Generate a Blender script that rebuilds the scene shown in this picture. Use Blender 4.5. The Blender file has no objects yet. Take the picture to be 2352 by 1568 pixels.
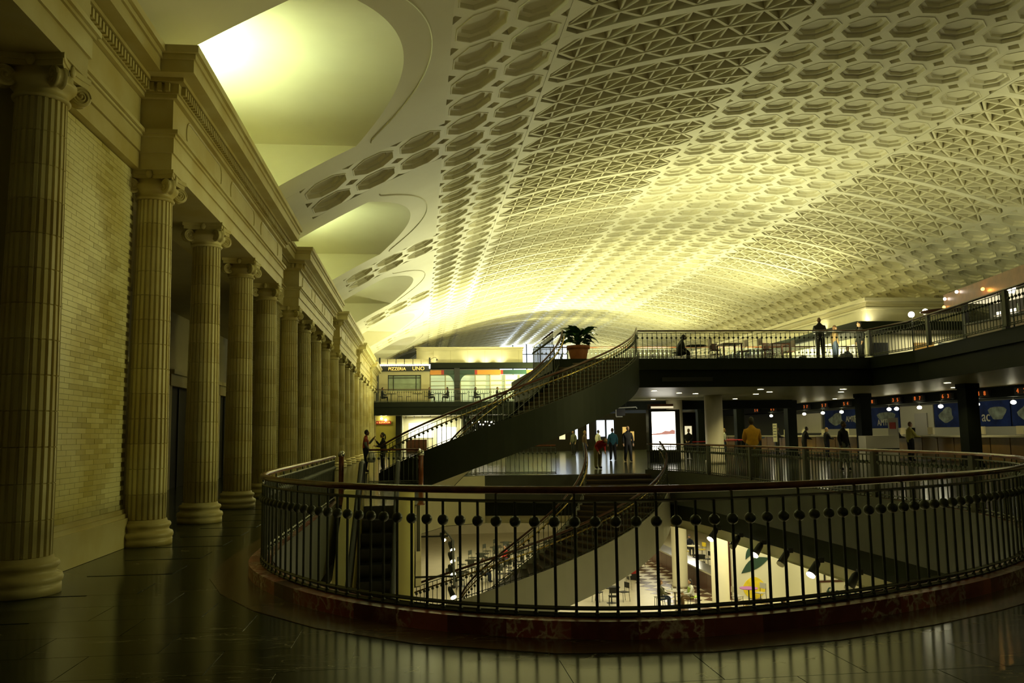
import bpy, bmesh, math, random
from mathutils import Vector, Matrix
random.seed(7)
PI = math.pi
S = bpy.context.scene
COL = S.collection

TMP = bpy.data.scenes.new('workbench')          # scratch scene for evaluating modifiers and text, removed at the end
# ------------------------------------------------------------------ camera
CAM = bpy.data.cameras.new('camera'); cam = bpy.data.objects.new('camera', CAM); COL.objects.link(cam)
F_PX, YAW, PIT, ROLL = 1933.4, .1098, .1097, .0141
CAM.sensor_width = 36.0; CAM.lens = 36.0 * F_PX / 2352.0; CAM.clip_start = .05; CAM.clip_end = 400
fw = Vector((math.sin(YAW) * math.cos(PIT), math.cos(YAW) * math.cos(PIT), math.sin(PIT)))
rt = Vector((math.cos(YAW), -math.sin(YAW), 0)); up = rt.cross(fw)
rt2 = rt * math.cos(ROLL) - up * math.sin(ROLL); up2 = up * math.cos(ROLL) + rt * math.sin(ROLL)
cam.matrix_world = Matrix(((rt2.x, up2.x, -fw.x, 0), (rt2.y, up2.y, -fw.y, 0), (rt2.z, up2.z, -fw.z, 1.5), (0, 0, 0, 1)))
S.camera = cam

# ------------------------------------------------------------------ world, exposure
W = bpy.data.worlds.new('world'); S.world = W; W.use_nodes = True
W.node_tree.nodes['Background'].inputs[0].default_value = (.012, .014, .006, 1)
W.node_tree.nodes['Background'].inputs[1].default_value = 1.0
S.view_settings.view_transform = 'Standard'; S.view_settings.look = 'None'
S.view_settings.gamma = 1.0; S.view_settings.use_curve_mapping = False
S.view_settings.exposure = 0.0

def lamp_area(name, loc, size, energy, color, rot=(0, 0, 0), sy=None, spread=PI):
    d = bpy.data.lights.new(name, 'AREA'); d.energy = energy; d.color = color
    d.shape = 'RECTANGLE'; d.size = size; d.size_y = sy or size; d.spread = spread
    o = bpy.data.objects.new(name, d); COL.objects.link(o); o.location = loc; o.rotation_euler = rot
    return o
def lamp_spot(name, loc, aim, energy, color, angle=60, blend=.6, radius=.06):
    d = bpy.data.lights.new(name, 'SPOT'); d.energy = energy; d.color = color
    d.spot_size = math.radians(angle); d.spot_blend = blend; d.shadow_soft_size = radius
    o = bpy.data.objects.new(name, d); COL.objects.link(o); o.location = loc
    o.rotation_euler = (Vector(aim) - Vector(loc)).to_track_quat('-Z', 'Y').to_euler()
    return o
def lamp_point(name, loc, energy, color, radius=.05):
    d = bpy.data.lights.new(name, 'POINT'); d.energy = energy; d.color = color; d.shadow_soft_size = radius
    o = bpy.data.objects.new(name, d); COL.objects.link(o); o.location = loc
    return o

# vault constants (metres)
VX, VZ, VR = 15.04, 13.115, 35.83           # crown line x, crown height, radius
VC = VZ - VR
P, Q = 1.46667, 1.475                       # coffer pitch along the hall / across the vault
LB = 9 * P                                  # bay length 13.2
RIB0 = 24.15                                # middle of a rib
UP = (.96, .95, .47); COVE = (.84, 1.0, .52); WARM = (1.0, .88, .42); WHITE = (1.0, .95, .60)
# uplights that wash the vault, two of them on added kiosk roofs
UPL = [(8.0, 36.6, 4.40, 450, 0), (10.5, 36.8, 4.40, 330, .5), (15.0, 36.8, 4.40, 330, .5), (4.5, 55.0, 2.72, 2000, 0), (4.5, 62.0, 2.72, 2000, 0), (11.5, 73.2, 4.40, 2400, 0), (22.6, 100.0, 4.40, 1000, 0),
       (22.6, 52.0, 4.40, 1500, 0), (22.6, 74.0, 4.40, 1300, 0), (24.6, 22.0, 4.40, 650, 0), (16.5, 33.0, 4.40, 250, 0)]
for i, (x, y, z, e, tl) in enumerate(UPL):
    lamp_area('uplight_lamp', (x, y, z + .22), 1.6, e, UP, (PI - tl, 0, 0), .5)
# cove lamps hidden on top of the cornice, one in each lunette
COVES = [(-1, 40), (0, 280), (1, 210), (2, 90), (3, 40), (4, 25)]
for k, e in COVES:
    yc = RIB0 - LB / 2 + k * LB
    lamp_area('cove_lamp', (-5.5, yc - .6, 7.34), .4, e, COVE, (PI, .25, 0), 1.5, 2.1)

# floodlights added out of view on the mezzanine edge to brighten the colonnade
FILL_FLOODS = [((14.55, 13.6, 4.75), (-3.9, 10.5, 3.4), 1750), ((15.2, 17.2, 4.75), (-3.9, 18, 3.6), 1750), ((15.75, 20.0, 4.75), (-3.9, 34, 3.6), 1750)]
for a, b, e in FILL_FLOODS: lamp_spot('fill_flood_lamp', a, b, e, (.97, .93, .34), 52, 1.0, .9)

# ------------------------------------------------------------------ mesh helpers
class MB:
    def __init__(s): s.v = []; s.f = []; s.m = []; s.cm = 0
    def add(s, vs, fs):
        n = len(s.v); s.v += [tuple(p) for p in vs]
        for f in fs: s.f.append(tuple(n + i for i in f)); s.m.append(s.cm)
        return s
    def box(s, x0, x1, y0, y1, z0, z1):
        return s.add([(x0, y0, z0), (x1, y0, z0), (x1, y1, z0), (x0, y1, z0), (x0, y0, z1), (x1, y0, z1), (x1, y1, z1), (x0, y1, z1)],
                     [(0, 3, 2, 1), (4, 5, 6, 7), (0, 1, 5, 4), (1, 2, 6, 5), (2, 3, 7, 6), (3, 0, 4, 7)])
    def quad(s, a, b, c, d): return s.add([a, b, c, d], [(0, 1, 2, 3)])
    def prism(s, poly, z0, z1):
        n = len(poly)
        s.add([(x, y, z0) for x, y in poly] + [(x, y, z1) for x, y in poly],
              [tuple(range(n - 1, -1, -1)), tuple(range(n, 2 * n))] + [(i, (i + 1) % n, n + (i + 1) % n, n + i) for i in range(n)])
        return s
    def lathe(s, prof, n=24, c=(0, 0, 0), cap=True, a0=0):
        vs = []; m = len(prof)
        for r, z in prof:
            for k in range(n):
                a = 2 * PI * k / n + a0; vs.append((c[0] + r * math.cos(a), c[1] + r * math.sin(a), c[2] + z))
        fs = [(i * n + k, i * n + (k + 1) % n, (i + 1) * n + (k + 1) % n, (i + 1) * n + k) for i in range(m - 1) for k in range(n)]
        if cap: fs += [tuple(range(n - 1, -1, -1)), tuple((m - 1) * n + k for k in range(n))]
        return s.add(vs, fs)
    def tube(s, pts, r, n=8, closed=False, flat=1.0):
        pts = [Vector(p) for p in pts]; N = len(pts); vs = []
        rr = r if isinstance(r, (list, tuple)) else [r] * N
        for i, p in enumerate(pts):
            if closed: t = pts[(i + 1) % N] - pts[i - 1]
            else: t = pts[min(i + 1, N - 1)] - pts[max(i - 1, 0)]
            if t.length < 1e-9: t = Vector((0, 0, 1))
            t.normalize(); ref = Vector((0, 0, 1)) if abs(t.z) < .95 else Vector((1, 0, 0))
            a = t.cross(ref).normalized(); b = a.cross(t)
            for k in range(n):
                w = 2 * PI * k / n; vs.append(p + a * (rr[i] * math.cos(w)) + b * (rr[i] * flat * math.sin(w)))
        M = N if closed else N - 1
        fs = [(i * n + k, i * n + (k + 1) % n, ((i + 1) % N) * n + (k + 1) % n, ((i + 1) % N) * n + k) for i in range(M) for k in range(n)]
        if not closed: fs += [tuple(range(n - 1, -1, -1)), tuple((N - 1) * n + k for k in range(n))]
        return s.add(vs, fs)
    def ball(s, c, r, n=12, m=8, sc=(1, 1, 1)):
        vs = [(c[0], c[1], c[2] - r * sc[2])]
        for i in range(1, m):
            a = -PI / 2 + PI * i / m
            for k in range(n):
                b = 2 * PI * k / n
                vs.append((c[0] + r * sc[0] * math.cos(a) * math.cos(b), c[1] + r * sc[1] * math.cos(a) * math.sin(b), c[2] + r * sc[2] * math.sin(a)))
        vs.append((c[0], c[1], c[2] + r * sc[2])); L = len(vs) - 1
        fs = [(0, 1 + (k + 1) % n, 1 + k) for k in range(n)]
        fs += [(1 + i * n + k, 1 + i * n + (k + 1) % n, 1 + (i + 1) * n + (k + 1) % n, 1 + (i + 1) * n + k) for i in range(m - 2) for k in range(n)]
        fs += [(L, 1 + (m - 2) * n + k, 1 + (m - 2) * n + (k + 1) % n) for k in range(n)]
        return s.add(vs, fs)
    def mesh(s, name, mats, smooth=False, off=(0, 0, 0)):
        me = bpy.data.meshes.new(name)
        me.from_pydata([(v[0] - off[0], v[1] - off[1], v[2] - off[2]) for v in s.v], [], s.f)
        for m in (mats if isinstance(mats, (list, tuple)) else [mats]): me.materials.append(m)
        if any(s.m): me.polygons.foreach_set('material_index', s.m)
        if smooth: me.polygons.foreach_set('use_smooth', [True] * len(me.polygons))
        me.update(); return me
    def build(s, name, mats, parent=None, smooth=False):
        """one mesh object; vertices are given in world space, stored relative to the parent's base"""
        off = tuple(parent.get('_base', (0, 0, 0))) if parent is not None else (0, 0, 0)
        if parent is None and s.v:
            xs = [v[0] for v in s.v]; ys = [v[1] for v in s.v]; zs = [v[2] for v in s.v]
            off = ((min(xs) + max(xs)) / 2, (min(ys) + max(ys)) / 2, min(zs))
        o = bpy.data.objects.new(name, s.mesh(name, mats, smooth, off)); COL.objects.link(o)
        if parent is not None: o.parent = parent
        else: o.location = off
        o['_base'] = off
        return o
def obj(name, me, parent=None, loc=(0, 0, 0), rot=(0, 0, 0), scale=None):
    o = bpy.data.objects.new(name, me); COL.objects.link(o); o.location = loc; o.rotation_euler = rot
    if scale: o.scale = scale
    if parent is not None: o.parent = parent
    return o
def tag(o, label=None, cat=None, group=None, kind=None):
    if label: o['label'] = label
    if cat: o['category'] = cat
    if group: o['group'] = group
    if kind: o['kind'] = kind
    return o
def thing(name, label=None, cat=None, loc=(0, 0, 0), rz=0, group=None, kind=None):
    o = bpy.data.objects.new(name, None); COL.objects.link(o); o.location = loc; o.rotation_euler = (0, 0, rz)
    o.empty_display_size = .1; o['_base'] = loc if rz == 0 else (0, 0, 0)
    return tag(o, label, cat, group, kind)
def local(name, label, cat, loc, rz=0, group=None):       # a thing whose parts are given in its own coordinates
    o = thing(name, label, cat, loc, rz, group); o['_base'] = (0, 0, 0); return o
def dup(o, loc, rz, label=None, parent=None):
    c = o.copy(); COL.objects.link(c)
    if parent is None: c.location = loc; c.rotation_euler = (0, 0, rz)
    else: c.parent = parent
    if label: c['label'] = label
    for ch in o.children: dup(ch, None, None, None, c)
    return c
def smooth_path(pts, n=8):
    out = []; N = len(pts)
    for i in range(N - 1):
        p0 = Vector(pts[max(i - 1, 0)]); p1 = Vector(pts[i]); p2 = Vector(pts[i + 1]); p3 = Vector(pts[min(i + 2, N - 1)])
        for k in range(n):
            t = k / n
            out.append(.5 * ((2 * p1) + (p2 - p0) * t + (2 * p0 - 5 * p1 + 4 * p2 - p3) * t * t + (3 * p1 - p0 - 3 * p2 + p3) * t ** 3))
    out.append(Vector(pts[-1])); return out
def resample(path, step):
    d = [0]
    for a, b in zip(path, path[1:]): d.append(d[-1] + (b - a).length)
    n = max(1, round(d[-1] / step)); out = []; j = 0
    for i in range(n + 1):
        t = d[-1] * i / n
        while j < len(d) - 2 and d[j + 1] < t: j += 1
        w = (t - d[j]) / max(d[j + 1] - d[j], 1e-9); out.append(path[j].lerp(path[j + 1], w))
    return out

# ------------------------------------------------------------------ materials
M = {}
def nodes(name):
    m = bpy.data.materials.new(name); m.use_nodes = True; nt = m.node_tree
    return m, nt, nt.nodes['Principled BSDF'], nt.nodes, nt.links
def mat(name, col, rough=.6, metal=0, var=.0, scale=4, bump=0, obvar=0, emit=None, es=1, spec=.5, stretch=None):
    """plain material: colour with noise variation, per-object variation, fine bump"""
    m, nt, b, N, L = nodes(name)
    b.inputs['Roughness'].default_value = rough; b.inputs['Metallic'].default_value = metal
    b.inputs['Specular IOR Level'].default_value = spec
    b.inputs['Base Color'].default_value = (*col, 1)
    if var or bump or obvar:
        tc = N.new('ShaderNodeTexCoord'); vec = tc.outputs['Object']
        oi = N.new('ShaderNodeObjectInfo')
        ad = N.new('ShaderNodeVectorMath'); ad.operation = 'MULTIPLY_ADD'
        cb = N.new('ShaderNodeCombineXYZ'); L.new(oi.outputs['Random'], cb.inputs[0]); L.new(oi.outputs['Random'], cb.inputs[1])
        L.new(cb.outputs[0], ad.inputs[0]); ad.inputs[1].default_value = (37, 53, 0); L.new(vec, ad.inputs[2]); vec = ad.outputs[0]
        if stretch:
            mp = N.new('ShaderNodeMapping'); mp.inputs['Scale'].default_value = stretch; L.new(vec, mp.inputs[0]); vec = mp.outputs[0]
        nz = N.new('ShaderNodeTexNoise'); nz.inputs['Scale'].default_value = scale; nz.inputs['Detail'].default_value = 5; L.new(vec, nz.inputs['Vector'])
        mr = N.new('ShaderNodeMapRange'); L.new(nz.outputs['Fac'], mr.inputs[0])
        mr.inputs[1].default_value = .3; mr.inputs[2].default_value = .7; mr.inputs[3].default_value = 1 - var; mr.inputs[4].default_value = 1 + var
        mul = N.new('ShaderNodeMath'); mul.operation = 'MULTIPLY'; L.new(mr.outputs[0], mul.inputs[0])
        m2 = N.new('ShaderNodeMapRange'); L.new(oi.outputs['Random'], m2.inputs[0]); m2.inputs[3].default_value = 1 - obvar; m2.inputs[4].default_value = 1 + obvar
        L.new(m2.outputs[0], mul.inputs[1])
        mx = N.new('ShaderNodeVectorMath'); mx.operation = 'SCALE'; mx.inputs[0].default_value = col; L.new(mul.outputs[0], mx.inputs['Scale'])
        L.new(mx.outputs[0], b.inputs['Base Color'])
        if bump:
            bp = N.new('ShaderNodeBump'); bp.inputs['Strength'].default_value = bump; bp.inputs['Distance'].default_value = .02
            L.new(nz.outputs['Fac'], bp.inputs['Height']); L.new(bp.outputs[0], b.inputs['Normal'])
    if emit: b.inputs['Emission Color'].default_value = (*emit, 1); b.inputs['Emission Strength'].default_value = es
    M[name] = m; return m
def stone(name, c1, c2, rough=.45, scale=1.3, obvar=.1):
    """pale stone with warm stains; stains vary by piece"""
    m, nt, b, N, L = nodes(name)
    geo = N.new('ShaderNodeNewGeometry'); oi = N.new('ShaderNodeObjectInfo')
    nz = N.new('ShaderNodeTexNoise'); nz.inputs['Scale'].default_value = scale; nz.inputs['Detail'].default_value = 6; L.new(geo.outputs['Position'], nz.inputs['Vector'])
    rp = N.new('ShaderNodeMapRange'); L.new(nz.outputs['Fac'], rp.inputs[0]); rp.inputs[1].default_value = .35; rp.inputs[2].default_value = .65
    ad = N.new('ShaderNodeMath'); ad.operation = 'MULTIPLY_ADD'; L.new(oi.outputs['Random'], ad.inputs[0]); ad.inputs[1].default_value = .5; L.new(rp.outputs[0], ad.inputs[2])
    sb = N.new('ShaderNodeMath'); sb.operation = 'SUBTRACT'; L.new(ad.outputs[0], sb.inputs[0]); sb.inputs[1].default_value = .25; sb.use_clamp = True
    mx = N.new('ShaderNodeMix'); mx.data_type = 'RGBA'; L.new(sb.outputs[0], mx.inputs[0]); mx.inputs[6].default_value = (*c1, 1); mx.inputs[7].default_value = (*c2, 1)
    m2 = N.new('ShaderNodeMapRange'); L.new(oi.outputs['Random'], m2.inputs[0]); m2.inputs[3].default_value = 1 - obvar; m2.inputs[4].default_value = 1 + obvar
    sc = N.new('ShaderNodeVectorMath'); sc.operation = 'SCALE'; L.new(mx.outputs[2], sc.inputs[0]); L.new(m2.outputs[0], sc.inputs['Scale'])
    L.new(sc.outputs[0], b.inputs['Base Color']); b.inputs['Roughness'].default_value = rough
    n2 = N.new('ShaderNodeTexNoise'); n2.inputs['Scale'].default_value = 40; L.new(geo.outputs['Position'], n2.inputs['Vector'])
    bp = N.new('ShaderNodeBump'); bp.inputs['Strength'].default_value = .08; bp.inputs['Distance'].default_value = .01
    L.new(n2.outputs['Fac'], bp.inputs['Height']); L.new(bp.outputs[0], b.inputs['Normal'])
    M[name] = m; return m
def marble(name, base, dark, vein, rough=.16, vs=2.2, vw=.03, stretch=(1, 2.4, 1), obvar=.12, spec=.5, patch=.54, dist=1.8):
    m, nt, b, N, L = nodes(name)
    geo = N.new('ShaderNodeNewGeometry'); oi = N.new('ShaderNodeObjectInfo')
    cb = N.new('ShaderNodeCombineXYZ'); L.new(oi.outputs['Random'], cb.inputs[0]); L.new(oi.outputs['Random'], cb.inputs[2])
    ad = N.new('ShaderNodeVectorMath'); ad.operation = 'MULTIPLY_ADD'; L.new(cb.outputs[0], ad.inputs[0]); ad.inputs[1].default_value = (31, 0, 17); L.new(geo.outputs['Position'], ad.inputs[2])
    mp = N.new('ShaderNodeMapping'); mp.inputs['Scale'].default_value = stretch; L.new(ad.outputs[0], mp.inputs[0])
    nz = N.new('ShaderNodeTexNoise'); nz.inputs['Scale'].default_value = 1.6; nz.inputs['Detail'].default_value = 7; nz.inputs['Distortion'].default_value = .6; L.new(mp.outputs[0], nz.inputs['Vector'])
    mx = N.new('ShaderNodeMix'); mx.data_type = 'RGBA'; mr = N.new('ShaderNodeMapRange'); L.new(nz.outputs['Fac'], mr.inputs[0]); mr.inputs[1].default_value = .35; mr.inputs[2].default_value = .65
    L.new(mr.outputs[0], mx.inputs[0]); mx.inputs[6].default_value = (*dark, 1); mx.inputs[7].default_value = (*base, 1)
    n2 = N.new('ShaderNodeTexNoise'); n2.inputs['Scale'].default_value = vs; n2.inputs['Detail'].default_value = 8; n2.inputs['Distortion'].default_value = dist; L.new(mp.outputs[0], n2.inputs['Vector'])
    sb = N.new('ShaderNodeMath'); sb.operation = 'SUBTRACT'; L.new(n2.outputs['Fac'], sb.inputs[0]); sb.inputs[1].default_value = .5
    ab = N.new('ShaderNodeMath'); ab.operation = 'ABSOLUTE'; L.new(sb.outputs[0], ab.inputs[0])
    r2 = N.new('ShaderNodeMapRange'); L.new(ab.outputs[0], r2.inputs[0]); r2.inputs[1].default_value = 0; r2.inputs[2].default_value = vw; r2.inputs[3].default_value = 1; r2.inputs[4].default_value = 0
    n3 = N.new('ShaderNodeTexNoise'); n3.inputs['Scale'].default_value = 1.1; L.new(mp.outputs[0], n3.inputs['Vector'])
    r3 = N.new('ShaderNodeMapRange'); L.new(n3.outputs['Fac'], r3.inputs[0]); r3.inputs[1].default_value = patch; r3.inputs[2].default_value = patch + .12
    ml = N.new('ShaderNodeMath'); ml.operation = 'MULTIPLY'; L.new(r2.outputs[0], ml.inputs[0]); L.new(r3.outputs[0], ml.inputs[1])
    m3 = N.new('ShaderNodeMix'); m3.data_type = 'RGBA'; L.new(ml.outputs[0], m3.inputs[0]); L.new(mx.outputs[2], m3.inputs[6]); m3.inputs[7].default_value = (*vein, 1)
    ov = N.new('ShaderNodeMapRange'); L.new(oi.outputs['Random'], ov.inputs[0]); ov.inputs[3].default_value = 1 - obvar; ov.inputs[4].default_value = 1 + obvar
    sc = N.new('ShaderNodeVectorMath'); sc.operation = 'SCALE'; L.new(m3.outputs[2], sc.inputs[0]); L.new(ov.outputs[0], sc.inputs['Scale'])
    L.new(sc.outputs[0], b.inputs['Base Color']); b.inputs['Roughness'].default_value = rough; b.inputs['Specular IOR Level'].default_value = spec
    M[name] = m; return m
def brickmat(name, c1, c2, mort, bw, bh):
    m, nt, b, N, L = nodes(name)
    geo = N.new('ShaderNodeNewGeometry'); sp = N.new('ShaderNodeSeparateXYZ'); L.new(geo.outputs['Position'], sp.inputs[0])
    cb = N.new('ShaderNodeCombineXYZ'); L.new(sp.outputs[1], cb.inputs[0]); L.new(sp.outputs[2], cb.inputs[1])
    br = N.new('ShaderNodeTexBrick'); L.new(cb.outputs[0], br.inputs['Vector']); br.inputs['Scale'].default_value = 1
    br.inputs['Brick Width'].default_value = bw; br.inputs['Row Height'].default_value = bh; br.inputs['Mortar Size'].default_value = .004
    br.inputs['Color1'].default_value = (*c1, 1); br.inputs['Color2'].default_value = (*c2, 1); br.inputs['Mortar'].default_value = (*mort, 1)
    L.new(br.outputs['Color'], b.inputs['Base Color']); b.inputs['Roughness'].default_value = .35
    bp = N.new('ShaderNodeBump'); bp.invert = True; bp.inputs['Strength'].default_value = .4; bp.inputs['Distance'].default_value = .004; L.new(br.outputs['Fac'], bp.inputs['Height']); L.new(bp.outputs[0], b.inputs['Normal'])
    M[name] = m; return m
def emis(name, col, s):
    m, nt, b, N, L = nodes(name)
    b.inputs['Base Color'].default_value = (*[min(c, .8) for c in col], 1); b.inputs['Emission Color'].default_value = (*col, 1); b.inputs['Emission Strength'].default_value = s
    M[name] = m; return m

stone('stone', (.50, .41, .14), (.60, .54, .27))
stone('brick', (.50, .42, .11), (.68, .64, .34), .3, 1.0, .14)
mat('mortar', (.34, .30, .16), .8)
brickmat('brick_far', (.52, .45, .18), (.64, .59, .32), (.33, .29, .15), .29, .066)
stone('plaster', (.74, .70, .54), (.80, .77, .62), .55, .5, .02)
stone('coffer', (.74, .70, .52), (.80, .76, .60), .5, .7, .02)
mat('lattice', (.74, .69, .50), .55)
mat('laylight', (.60, .62, .52), .3)
marble('green_marble', (.050, .055, .034), (.024, .029, .017), (.34, .30, .18), .15, 1.5, .016, (.8, 2.6, 1), .18, .13)
marble('floor_bed', (.05, .05, .03), (.03, .03, .02), (.12, .1, .07))
marble('red_marble', (.38, .11, .085), (.14, .03, .025), (.72, .60, .52), .3, 9, .07, (1, 1, 1), .4, .4, .46, .35)
marble('brown_marble', (.17, .10, .055), (.09, .05, .03), (.30, .24, .14), .2, spec=.3)
marble('far_marble', (.10, .095, .07), (.06, .06, .04), (.2, .18, .12), .12)
mat('iron', (.060, .068, .048), .38, .2, .15, 12)
mat('rail_steel', (.12, .13, .092), .4, .1, .1, 6)
mat('iron_dark', (.018, .021, .016), .4, .3)
mat('grey_steel', (.075, .080, .066), .42, .0, .08, 3)
mat('stringer_shade', (.024, .028, .020), .5, 0, .06, 2, spec=.15)  # grey like the lower stair; its shade is put into the colour
mat('wood', (.17, .055, .020), .15, 0, .25, 9, 0, 0, stretch=(1, 1, 1))
mat('wood_dark', (.09, .032, .016), .28, 0, .2, 9)
mat('brass', (.55, .40, .13), .25, .9)
mat('chrome', (.6, .6, .55), .15, .9)
mat('tread', (.035, .022, .015), .5, 0, .2, 6)
mat('nosing', (.13, .085, .045), .35, .1)
mat('stair_grey', (.52, .52, .44), .45, 0, .04, 2)  # the same stair grey, raised in colour to look lit
mat('escalator_side', (.95, .84, .34), .5)
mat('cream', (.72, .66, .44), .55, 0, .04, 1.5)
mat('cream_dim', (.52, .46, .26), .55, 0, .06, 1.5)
mat('yellow_wall', (.58, .52, .10), .5, 0, .05, 1.5)
mat('soffit', (.62, .58, .42), .6, 0, .04, 1)
mat('ceiling_panel', (.36, .33, .20), .4, .0, .05, 1, spec=.25)
mat('deck', (.012, .015, .009), .6, 0, .08, 2, spec=.1)
mat('deck_light', (.018, .022, .013), .6, 0, .08, 2, spec=.1)
mat('black', (.008, .009, .007), .5)
mat('dark_green', (.02, .06, .04), .45)
mat('orange', (.72, .28, .04), .5)
mat('red', (.45, .03, .02), .5)
mat('red_belt', (.60, .02, .015), .6)
mat('terracotta', (.42, .14, .045), .6, 0, .15, 8)
mat('leaf', (.035, .10, .022), .4, 0, .25, 6, 0, .25)
mat('soil', (.04, .025, .015), .9)
mat('blue_banner', (.010, .028, .14), .6, 0, .45, 1.6, spec=.08)
mat('pale_print', (.26, .30, .24), .6, 0, .5, 3, spec=.1)
mat('white_wall', (.55, .53, .38), .5, spec=.15)
mat('grey_panel', (.42, .40, .33), .5)
mat('olive_dark', (.06, .062, .04), .6)
mat('wood_panel', (.22, .12, .022), .35, 0, .15, 3)
mat('copper', (.16, .065, .025), .35, .4, .2, 4)
mat('tile_cream', (.68, .62, .44), .35, 0, .06, 2)
mat('glass_dark', (.03, .035, .03), .1)
mat('shop_glass', (.30, .36, .26), .15, 0, .2, 1)
mat('mural_white', (.72, .70, .55), .6)
mat('lemon', (.80, .62, .03), .5, 0, .12, 5)
mat('purple', (.34, .10, .36), .4)
mat('teal', (.05, .35, .30), .5)
mat('lime', (.40, .58, .06), .5)
mat('door_dark', (.016, .013, .008), .5, spec=.2)
emis('glow_white', (1, .97, .85), 9); emis('glow_warm', (1, .80, .42), 7); emis('glow_globe', (1, .93, .70), 12)
emis('glow_poster', (1, .95, .78), 4); emis('glow_shop', (1, .95, .72), 1.8); emis('glow_orange', (1, .42, .06), 3)
emis('glow_led', (1, .20, .03), .55); emis('glow_blue', (.72, .82, 1.0), 2.2); emis('glow_amber', (1, .50, .08), 6)
emis('glow_letter', (1, .55, .12), 1.6); emis('glow_spot', (1, .93, .62), 18); emis('glow_dim', (1, .88, .55), .8)
emis('poster_pink', (1, .45, .35), .55); emis('glow_screen', (.25, .45, 1), 1.2); emis('glow_green', (.72, .90, .55), .38); emis('glow_tiny', (1, .6, .2), .5)

# ================================================================== FLOOR and the oval opening
from mathutils.geometry import tessellate_polygon
RAILP = smooth_path([(-1.85, 18.75), (-1.85, 16), (-1.85, 13), (-1.85, 11), (-1.75, 9.8), (-1.38, 8.75), (-.75, 7.72), (.05, 6.95), (.9, 6.5), (1.7, 6.33),
                     (2.5, 6.4), (3.3, 6.62), (4.2, 7.0), (5.2, 7.55), (6.2, 8.3), (7.1, 9.22), (7.9, 10.3), (8.6, 11.6), (9.05, 13.2), (9.2, 15.2), (9.22, 18.5),
                     (9.22, 22), (9.2, 26), (8.95, 28.4), (8.35, 30.6)], 8)
RAILP = [Vector((p[0], p[1], 0)) for p in RAILP]
def offset(path, d):                          # +d = away from the opening (to the right of travel is the opening's outside here)
    out = []
    for i, p in enumerate(path):
        t = (path[min(i + 1, len(path) - 1)] - path[max(i - 1, 0)]).normalized()
        out.append(p + Vector((t.y * -1, t.x, 0)) * (-d))
    return out
inner = offset(RAILP, -.12)
hole = [(p.x, p.y) for p in inner] + [(7.95, 30.9), (5.15, 31.0), (2.4, 31.7), (.9, 30.9), (0.0, 28.6), (0.0, 18.8)]
outer = [(-14, -6), (32, -6), (32, 112), (-14, 112)]
def floor_mesh(outer, hole, z):
    polys = [[Vector((x, y, 0)) for x, y in outer], [Vector((x, y, 0)) for x, y in hole]]
    tri = tessellate_polygon(polys); pts = outer + hole
    mb = MB(); fs = []
    for t in tri:
        a, b, c = [pts[i] for i in t]
        fs.append(t if (b[0] - a[0]) * (c[1] - a[1]) - (b[1] - a[1]) * (c[0] - a[0]) > 0 else t[::-1])
    mb.add([(x, y, z) for x, y in pts], fs); return mb
floor = floor_mesh(outer, hole, -.004).build('floor', M['green_marble']); tag(floor, kind='structure')
# fascia round the opening and the slab's underside
mb = MB(); n = len(hole)
for i in range(n):
    a = hole[i]; b = hole[(i + 1) % n]
    mb.quad((*a, -.01), (*b, -.01), (*b, -1.0), (*a, -1.0))
fas = mb.build('trim_1', M['grey_steel']); tag(fas, kind='structure')
mb = MB()
for i in range(n):
    a = hole[i]; b = hole[(i + 1) % n]; c = Vector((3.7, 18, 0))
    oa = Vector((*a, 0)) + (Vector((*a, 0)) - c).normalized() * .12; ob = Vector((*b, 0)) + (Vector((*b, 0)) - c).normalized() * .12
    mb.quad((*a, -1.0), (*b, -1.0), (ob.x, ob.y, -1.0), (oa.x, oa.y, -1.0))
    mb.quad((oa.x, oa.y, -1.0), (ob.x, ob.y, -1.0), (ob.x, ob.y, -1.5), (oa.x, oa.y, -1.5))
t2 = mb.build('trim_2', M['deck_light']); tag(t2, kind='structure')
mb = MB()
for i in range(n):
    a = hole[i]; b = hole[(i + 1) % n]
    oa = Vector((*a, 0)) + (Vector((*a, 0)) - c).normalized() * .16; ob = Vector((*b, 0)) + (Vector((*b, 0)) - c).normalized() * .16
    mb.quad((oa.x, oa.y, -1.5), (ob.x, ob.y, -1.5), (ob.x, ob.y, -1.76), (oa.x, oa.y, -1.76))
tag(mb.build('trim_5', M['cream']), kind='structure')
mb = MB()                                     # pale facing on the stair side of the opening
for a, b in zip([(2.4, 31.68), (.91, 30.88), (.02, 28.6), (.02, 18.9)], [(.91, 30.88), (.02, 28.6), (.02, 18.9), (-.1, 18.78)]):
    mb.quad((*a, -.02), (*b, -.02), (*b, -1.74), (*a, -1.74))
tag(mb.build('trim_4', M['cream']), kind='structure')

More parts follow.
